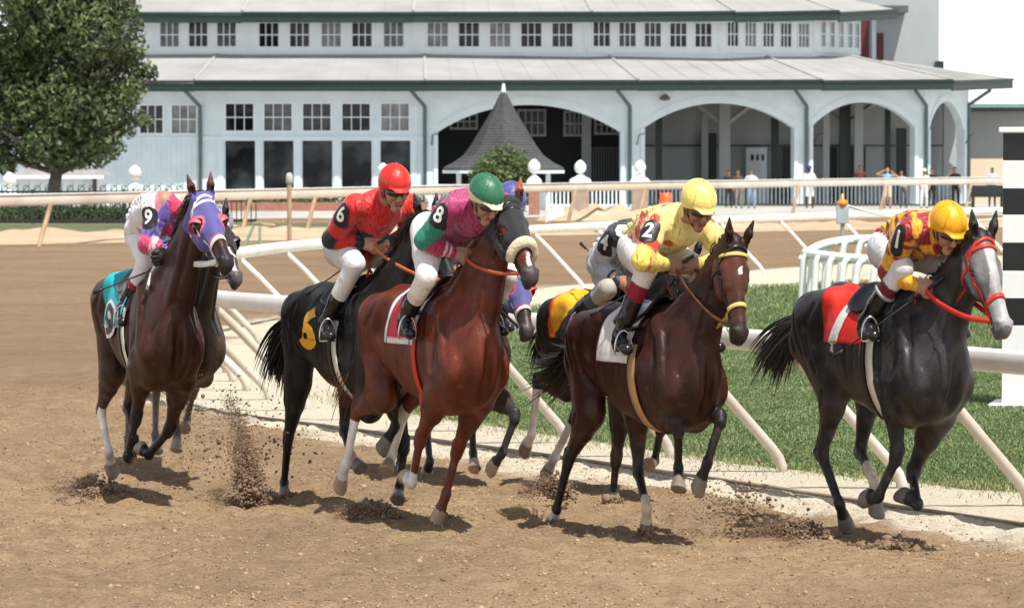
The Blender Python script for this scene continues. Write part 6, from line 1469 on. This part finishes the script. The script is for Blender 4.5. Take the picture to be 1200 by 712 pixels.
riders = [
 ('grey', dict(label='jockey in yellow silks with maroon diamonds and golden cap, riding the grey horse', c=YEL, pat=pat_diamond(YEL, MAR, 9.), cap=(.85, .38, .01), stock=(.16, .02, .03), st0=.30, bootband=(.3, .3, .3), breech=(.66, .66, .66), rein=M_RED, rw=.03, plate=(.04, .085), nt=.30, haircol=(.03, .02, .01),
   k=dict(hd=(1110, 262), sh=(1062, 272), el=(1041, 318), ha=(1080, 338), hip=(1037, 292), kn=(1068, 318), ft=(1014, 376), whip=(980, 416)), num='1', wl='thin black riding whip pointing back under the boot beside the red cloth', down=30)),
 ('bay2', dict(label='jockey in pale yellow silks with red dots on the dark bay horse', c=(.80, .66, .23), pat=pat2, cap=(.84, .70, .20), stock=(.28, .01, .03), st0=.22, bt=.45, num='2', rein=M_BRNL, nt=.30, skin=(.33, .17, .11),
   k=dict(hd=(818, 236), sh=(772, 262), el=(752, 305), ha=(788, 311), hip=(750, 292), kn=(776, 326), ft=(726, 392), whip=(640, 400)), wl='black riding whip angled down across the dark bay\'s saddle', down=26)),
 ('chestnut8', dict(label='jockey in magenta silks with green sleeve bands and green cap, on the chestnut', c=(.38, .04, .14), pat=pat8, cap=(.03, .15, .08), band=(.70, .68, .45), stock=(.70, .62, .5), st0=.35, bt=.5, num='8', rein=mat('rust_rein', (.5, .10, .04), .5), breech=(.80, .78, .76),
   k=dict(hd=(568, 229), sh=(532, 243), el=(497, 281), ha=(540, 300), hip=(496, 270), kn=(500, 324), ft=(474, 374)), down=30, yaw=6, skin=(.36, .2, .14))),
 ('black6', dict(label='jockey in red silks, red cap and black goggles on the black horse', c=(.60, .015, .012), pat=pat6, cap=(.62, .03, .02), num='6', shin=.45, rein=mat('orange_rein', (.62, .16, .05), .5), bt=.25, skin=(.45, .24, .16),
   k=dict(hd=(462, 216), sh=(412, 243), el=(388, 280), ha=(434, 287), hip=(398, 292), kn=(430, 314), ft=(381, 378), whip=(290, 395)), wl='long thin black riding whip trailing over the black horse\'s rump', down=18)),
 ('bay9', dict(label='jockey in white, purple and pink silks bent low behind the purple-hooded horse', col=.8, lx=dict(hip=-.06, kn=.30, ft=.08, sh=.40, el=.48, ha=.62, hd=.58), c=(.76, .72, .74), pat=pat9, cap=(.62, .06, .15), num='9', glove=True, rein=M_WEB, rw=.035, stock=(.30, .03, .03), st0=.40, bt=.5, plate=(.062, .07), breech=(.80, .80, .80),
   k=dict(hd=(232, 254), sh=(188, 246), el=(172, 286), ha=(212, 300), hip=(166, 272), kn=(172, 308), ft=(143, 362), whip=(112, 342)), wl='black riding whip held low behind the teal saddle cloth', down=35)),
 ('dark4', dict(label='jockey in white and grey silks with dark shoulders, half hidden behind the yellow-clad rider', c=(.62, .64, .67), pat=pat4, cap=(.012, .012, .014), num='4', stock=(.10, .12, .14), bt=.5, breech=(.45, .42, .36), rein=M_BRNL,
   k=dict(hd=(768, 266), sh=(722, 276), el=(698, 311), ha=(731, 334), hip=(706, 306), kn=(712, 338), ft=(672, 370), whip=(694, 298)), wl='short dark riding whip upright behind the grey-clad rider\'s hand', wy=-.12, down=30)),
 ('bay5', dict(label='jockey in a purple cap almost wholly hidden behind the green-capped rider', c=(.2, .2, .5), cap=(.10, .10, .30), lx=dict(ft=.1, kn=.34, hip=-.05, sh=.42, el=.5, ha=.66, hd=.55), k=dict(ft=(478, 372), kn=(500, 325), hip=(497, 290), sh=(530, 262), el=(520, 296), ha=(560, 305), hd=(602, 233)), down=28)),
 ('dun', dict(label='jockey crouched and almost wholly hidden behind the neck of the purple-hooded horse', c=(.55, .05, .05), cap=(.3, .3, .32), lx=dict(hip=-.06, kn=.30, ft=.08, sh=.34, el=.42, ha=.58, hd=.52), k=dict(hd=(256, 262), sh=(226, 266), el=(210, 300), ha=(240, 310), hip=(200, 288), kn=(212, 320), ft=(178, 372)), down=30)),
]
for nm, rsp in riders: rsp['name'] = nm; rsp['dbg'] = 1; rider(rsp, HS[nm])
# ================================================================== bystanders along the clubhouse rail
M_FOLK = vmat('bystander', .8, .2, var=.06)
def bystander(px, Y, htop, label, top, legs, hair=(.03, .02, .015), skin=(.35, .19, .12), arms=((.1, 1.0), (.1, 1.0)), bare=False, cap=None, lean=0., sleeve=True, item=None):
    """arms: per side (forward reach, hand height) in metres"""
    s = htop/1.72; r = empty('person', (xat(px, Y), Y, 0), 0, label, 'bystander', 'people watching from the clubhouse rail'); r.scale = (s,)*3
    F = Field((-.55, -.65, -.02), (.55, .55, 1.8), .019); b = F.bone; X = np.array([1., 0, 0])
    hd = np.array([lean*.9, 0, 1.60]); F.ell(hd, np.eye(3), (.078, .095, .115), .02); b(hd+[0, 0, -.1], [lean*.7, 0, 1.42], .05, .06, .03)
    b([0, 0, .98], [lean*.5, 0, 1.18], .125, .12, .04, X, 1.25); b([lean*.5, 0, 1.18], [lean*.7, 0, 1.36], .12, .10, .04, X, 1.35, 1.6)
    hs = []
    for q, sd_ in enumerate((-1, 1)):
        b([sd_*.08, 0, .95], [sd_*.11, -.02, .50], .095, .065, .03); b([sd_*.11, -.02, .50], [sd_*.12, .01, .08], .062, .042, .02); b([sd_*.12, .02, .05], [sd_*.13, -.13, .035], .042, .036, .02)
        fw, hz = arms[q]; sh = np.array([lean*.7+sd_*.17, 0, 1.37]); ha = np.array([lean+sd_*.2-(sd_*.08 if fw > .3 else 0), -fw, hz]); el, ha = ik(sh, ha, .29, .27, (sd_*.5, .4, -.6))
        b(sh, el, .055, .042, .025); b(el, ha, .04, .03, .02); b(ha, ha+nrm(ha-el)*.09, .034, .026, .015); hs.append((sh, el, ha))
    V, Q = F.mesh('p'); C = np.tile(np.array(skin), (len(V), 1)); z = V[:, 2]
    arm_ = np.zeros(len(V), bool); fore = np.zeros(len(V), bool)
    for sh, el, ha in hs:
        d1, t1 = segdist(V, sh, el); d2, t2 = segdist(V, el, ha+nrm(ha-el)*.1); arm_ |= (d1 < .085) & (t1 > .15); fore |= (d2 < .065) & (d2 < d1)
    torso = (z > .93) & (z < 1.45) & ~fore; C[torso] = top
    if not sleeve: C[arm_ & (np.abs(V[:, 0]) > .2)] = skin
    C[(z <= .96) & (z > (.50 if bare else .09)) & ~arm_ & ~fore] = legs; C[(z < .10)] = (.12, .11, .10)
    C[(z > 1.63) & ~fore & (np.abs(V[:, 0]-hd[0]) < .12)] = hair; C[(z > 1.54) & (V[:, 1] > .03) & ~fore & (np.abs(V[:, 0]-hd[0]) < .12)] = hair
    link('body', np_mesh('body', V, Q, C), M_FOLK, r, True)
    if cap:
        mb = MB(); mb.lathe([(.10, 0), (.103, .04), (.085, .09), (.04, .12), (0, .125)], hd+[0, 0, .02], 16); mb.box((hd[0]-.07, -.19, hd[2]+.02), (hd[0]+.07, -.07, hd[2]+.035)); mb.build('cap', mat('cap_%d' % int(cap[2]*1000), cap, .7), r, True)
    if item:
        ha = hs[item[0]][2]; mb = MB(); mb.box(ha+np.array([-.16, -.12, -.02]), ha+np.array([.16, -.10, .20])); e = mb.build('paper', mat('newsprint', (.78, .77, .74), .8)); e.location = r.location; e.scale = r.scale
        tag(e, item[1], 'paper')
    return r
bystander(866, 168, 1.62, 'bystander in a brown shirt standing with back half turned, left of the jeans wearer', (.12, .07, .055), (.30, .26, .22), hair=(.10, .05, .03), arms=((.05, .85), (.1, .85)), lean=-.05)
bystander(854, 169.5, 1.60, 'bystander in dark clothes half hidden behind the brown shirt', (.03, .03, .04), (.04, .04, .05), hair=(.02, .015, .01))
bystander(881, 167, 1.66, 'bystander in a pale shirt and light blue jeans holding a paper', (.55, .60, .62), (.28, .38, .50), hair=(.08, .04, .025), arms=((.25, 1.05), (.35, 1.15)), item=(1, 'open white paper held by the bystander in jeans'), lean=-.04)
bystander(949, 167.5, 1.78, 'bystander in a blue cap, white shirt and white shorts beside the pillar', (.78, .79, .80), (.72, .72, .72), skin=(.12, .06, .04), cap=(.03, .08, .22), arms=((.4, 1.0), (.1, .95)), bare=True, item=(0, 'white paper held out by the blue-capped bystander'), lean=-.03)
bystander(1008, 176, 1.78, 'bystander in dark red standing back in the shaded arch', (.12, .04, .04), (.05, .05, .06), hair=(.02, .015, .01), skin=(.25, .13, .09))
bystander(1040, 167, 1.72, 'bystander in a light blue top and cream shorts with hands raised to the face', (.20, .45, .58), (.68, .60, .45), hair=(.35, .20, .10), skin=(.52, .28, .19), arms=((.16, 1.56), (.2, 1.50)), bare=True, sleeve=False)
bystander(1059, 168, 1.60, 'bystander in grey leaning towards the one with raised hands', (.35, .37, .40), (.10, .10, .12), hair=(.10, .07, .05), arms=((.3, 1.3), (.1, .9)), lean=-.12)
bystander(1083, 167, 1.66, 'bystander all in white with a white hat near the narrow arch', (.82, .82, .82), (.78, .78, .78), cap=(.8, .8, .81), arms=((.1, .9), (.1, .9)), lean=.02)
bystander(1092, 171, 1.68, 'dark haired bystander in black behind the one in white', (.02, .02, .025), (.03, .03, .04), hair=(.01, .01, .01))
bystander(1120, 170, 1.74, 'bystander in black pointing to the left at the narrow arch', (.015, .015, .018), (.02, .02, .025), hair=(.01, .01, .01), arms=((.15, 1.42), (.1, .9)), lean=-.03)
bystander(1163, 172, 1.70, 'dark haired bystander in a pale blue shirt before the beige wall', (.45, .58, .72), (.05, .05, .07), hair=(.01, .01, .01), arms=((.1, .9), (.2, 1.1)))
# dark bench by the last bystander, orange barrel by the piers
bx = empty('bench', (xat(1158, 169.5), 169.5, 0), 0, 'dark bench with a solid back before the beige wall', 'bench')
mb = MB(); mb.box((-.7, -.05, .45), (.7, .4, .5)); mb.build('seat', M_DARK, bx); mb = MB(); mb.box((-.7, .38, .5), (.7, .43, .95)); mb.build('backrest', M_DARK, bx)
for x in (-.6, .6): mb = MB(); mb.box((x-.04, 0, 0), (x+.04, .4, .45)); mb.build('leg', M_DARK, bx)
ob = empty('traffic_barrel', (xat(780, 160), 160, 0), 0, 'bright orange barrel seen above the yellow-clad rider\'s back', 'barrel'); zb_ = zat(226, 160)
mb = MB(); mb.lathe([(.30, 0), (.30, .25), (.27, .27), (.27, zb_-.25), (.24, zb_-.2), (.24, zb_), (0, zb_)], (0, 0, 0), 16); mb.build('drum', mat('orange_drum', (.80, .13, .03), .5), ob, True)
mb = MB(); mb.lathe([(.278, zb_-.55), (.278, zb_-.42)], (0, 0, 0), 16); mb.build('reflective_band', M_TRIM, ob)
# white cloth sign fluttering under the rail by the kiosk
mb = MB(); a = at(650, 252, 120); V = [a+np.array([x, 0, z]) for x, z in ((-.28, -.22), (.30, .02), (.22, .30), (-.05, .20), (-.22, .02))]; V += [v+np.array([0, .02, 0]) for v in V]
mb.add(V, [(0, 1, 2, 3, 4), (9, 8, 7, 6, 5)]+[(i, i+5, (i+1) % 5+5, (i+1) % 5) for i in range(5)]); o = mb.build('paper_scrap', M_W3); tag(o, 'white scrap of paper blowing above the far rail left of the grey-clad rider', 'paper')

# ================================================================== flying dirt and clods
def ico():
    t = (1+5**.5)/2; V = np.array([(-1, t, 0), (1, t, 0), (-1, -t, 0), (1, -t, 0), (0, -1, t), (0, 1, t), (0, -1, -t), (0, 1, -t), (t, 0, -1), (t, 0, 1), (-t, 0, -1), (-t, 0, 1)], float); V /= np.linalg.norm(V[0])
    F = [(0, 11, 5), (0, 5, 1), (0, 1, 7), (0, 7, 10), (0, 10, 11), (1, 5, 9), (5, 11, 4), (11, 10, 2), (10, 7, 6), (7, 1, 8), (3, 9, 4), (3, 4, 2), (3, 2, 6), (3, 6, 8), (3, 8, 9), (4, 9, 5), (2, 4, 11), (6, 2, 10), (8, 6, 7), (9, 8, 1)]
    return V, np.array(F)
ICV, ICF = ico()
def clods(name, P, size, m, label, seed=1):
    g = np.random.default_rng(seed); n = len(P); s = size*(.35+1.1*g.random(n)**2.2); R_ = g.normal(size=(n, 3, 3)); Q_, _ = np.linalg.qr(R_)
    base = ICV[None]*(1+.35*(g.random((n, 12, 1))-.5))*np.stack([np.ones(n), .5+.5*g.random(n), .5+.6*g.random(n)], 1)[:, None, :]
    s = s*np.where(g.random(n) < .04, 2.2, 1.); V = np.einsum('nij,nvj->nvi', Q_, base)*s[:, None, None]+P[:, None, :]; F = (ICF[None]+(np.arange(n)*12)[:, None, None]).reshape(-1, 3)
    o = link(name, np_mesh(name, V.reshape(-1, 3), F), m); tag(o, label, 'dirt', kind='stuff'); return o
M_CLOD = mat('damp_clod', (.26, .175, .11), .95, .25, 20., c2=(.15, .095, .058)); M_CLOD2 = mat('dry_clod', (.44, .305, .175), .95, .25, 20., c2=(.34, .225, .125))
g = np.random.default_rng(77)
n = 120000; P = np.column_stack([g.uniform(-9, 9, n), 20.5+20*g.random(n)**1.3]); P = P[np.abs(P[:, 0]) < P[:, 1]*.14]
cl = fbm(P[:, 0], P[:, 1], 12, [(.8, .6), (2.2, .6), (6, .4)]); P = P[g.random(len(P)) < np.clip(.45+cl*1.3, .06, 1)]
ins = point_in(P, [tuple(p) for p in rail_pts[::3]]); P = P[~ins]
zz_ = dirt_z(P[:, 0], P[:, 1]); P3 = np.column_stack([P, zz_+.003]); k_ = g.random(len(P3)) < .35
clods('loose_clods', P3[k_], .007, M_CLOD, 'small damp clods scattered over the worked track', 2); clods('dry_crumbs', P3[~k_], .008, M_CLOD2, 'dry crumbs of soil over the worked track', 3)
def plume(label, path, n, spread, size, seed, fall=1.):
    """path of (px, py, depth, width px)"""
    g = np.random.default_rng(seed); pts = np.array([list(at(a, b, c))+[w/FPX*c] for a, b, c, w in path]); t = g.random(n)**fall*(len(pts)-1); i = np.minimum(t.astype(int), len(pts)-2); f = (t-i)[:, None]
    q = pts[i]*(1-f)+pts[i+1]*f; P = q[:, :3]+g.normal(size=(n, 3))*np.column_stack([q[:, 3], q[:, 3]*1.4, q[:, 3]*.9])*spread; P[:, 2] = np.maximum(P[:, 2], .02)
    return clods('dirt_spray', P, size, M_CLOD, label, seed)
plume('tall spray of dark dirt kicked up between the two leftmost horses', [(268, 462, 27.6, 10), (282, 505, 27.4, 15), (288, 545, 27.2, 16), (296, 583, 27., 14)], 5200, .50, .009, 5, .8)
plume('low wave of dirt thrown up behind the leftmost bay', [(60, 568, 28.3, 25), (95, 575, 28.2, 18), (130, 581, 28.1, 14)], 1800, .6, .009, 6)
plume('burst of dirt under the chestnut horse', [(398, 598, 26.2, 10), (430, 603, 26.1, 16), (460, 606, 26.1, 10)], 3000, .5, .009, 7)
plume('burst of dirt behind the grey horse, between it and the dark bay', [(885, 624, 24.8, 12), (925, 622, 24.8, 18), (968, 632, 24.8, 10)], 3600, .55, .009, 8)
plume('clods thrown up round the dark bay\'s raised hind hoof', [(612, 575, 26.8, 10), (640, 566, 26.8, 14), (662, 578, 26.8, 10)], 1600, .6, .009, 9)
plume('fine specks of dirt flying in front of the dark bay', [(780, 585, 25.2, 30), (840, 590, 25., 30), (880, 600, 25., 20)], 700, .8, .009, 10)
plume('fine specks of dirt in the air between the left pair of horses', [(180, 520, 28, 50), (240, 500, 28.2, 60), (300, 540, 28, 40)], 900, .8, .009, 11)
# churned patches where hooves have just struck
def churn(px, py, w, d, h, seed):
    c = ground(px, py); g = np.random.default_rng(seed); n = int(420*w*d/.1); a = g.random(n)*2*PI; r = np.abs(g.normal(0, .75, n))*(.7+.5*np.sin(a*3+seed)); P = np.column_stack([c[0]+np.cos(a)*r*w, c[1]+np.sin(a)*r*d]); return np.column_stack([P, dirt_z(P[:, 0], P[:, 1])+h*np.exp(-2*r*r)*g.random(n)])
PP = np.concatenate([churn(x, y, w, d, h, 20+i) for i, (x, y, w, d, h) in enumerate(((335, 586, .12, .35, .06), (513, 613, .12, .3, .05), (648, 614, .13, .35, .05), (757, 630, .14, .4, .05), (430, 606, .2, .4, .08), (925, 630, .26, .5, .09), (295, 588, .2, .5, .08), (115, 582, .3, .5, .07), (635, 578, .2, .4, .07), (467, 588, .12, .3, .05), (719, 592, .12, .3, .05), (1040, 640, .35, .4, .05)))])
clods('churned_clods', PP, .013, M_CLOD, 'dark churned clods heaped where hooves have just struck', 40)
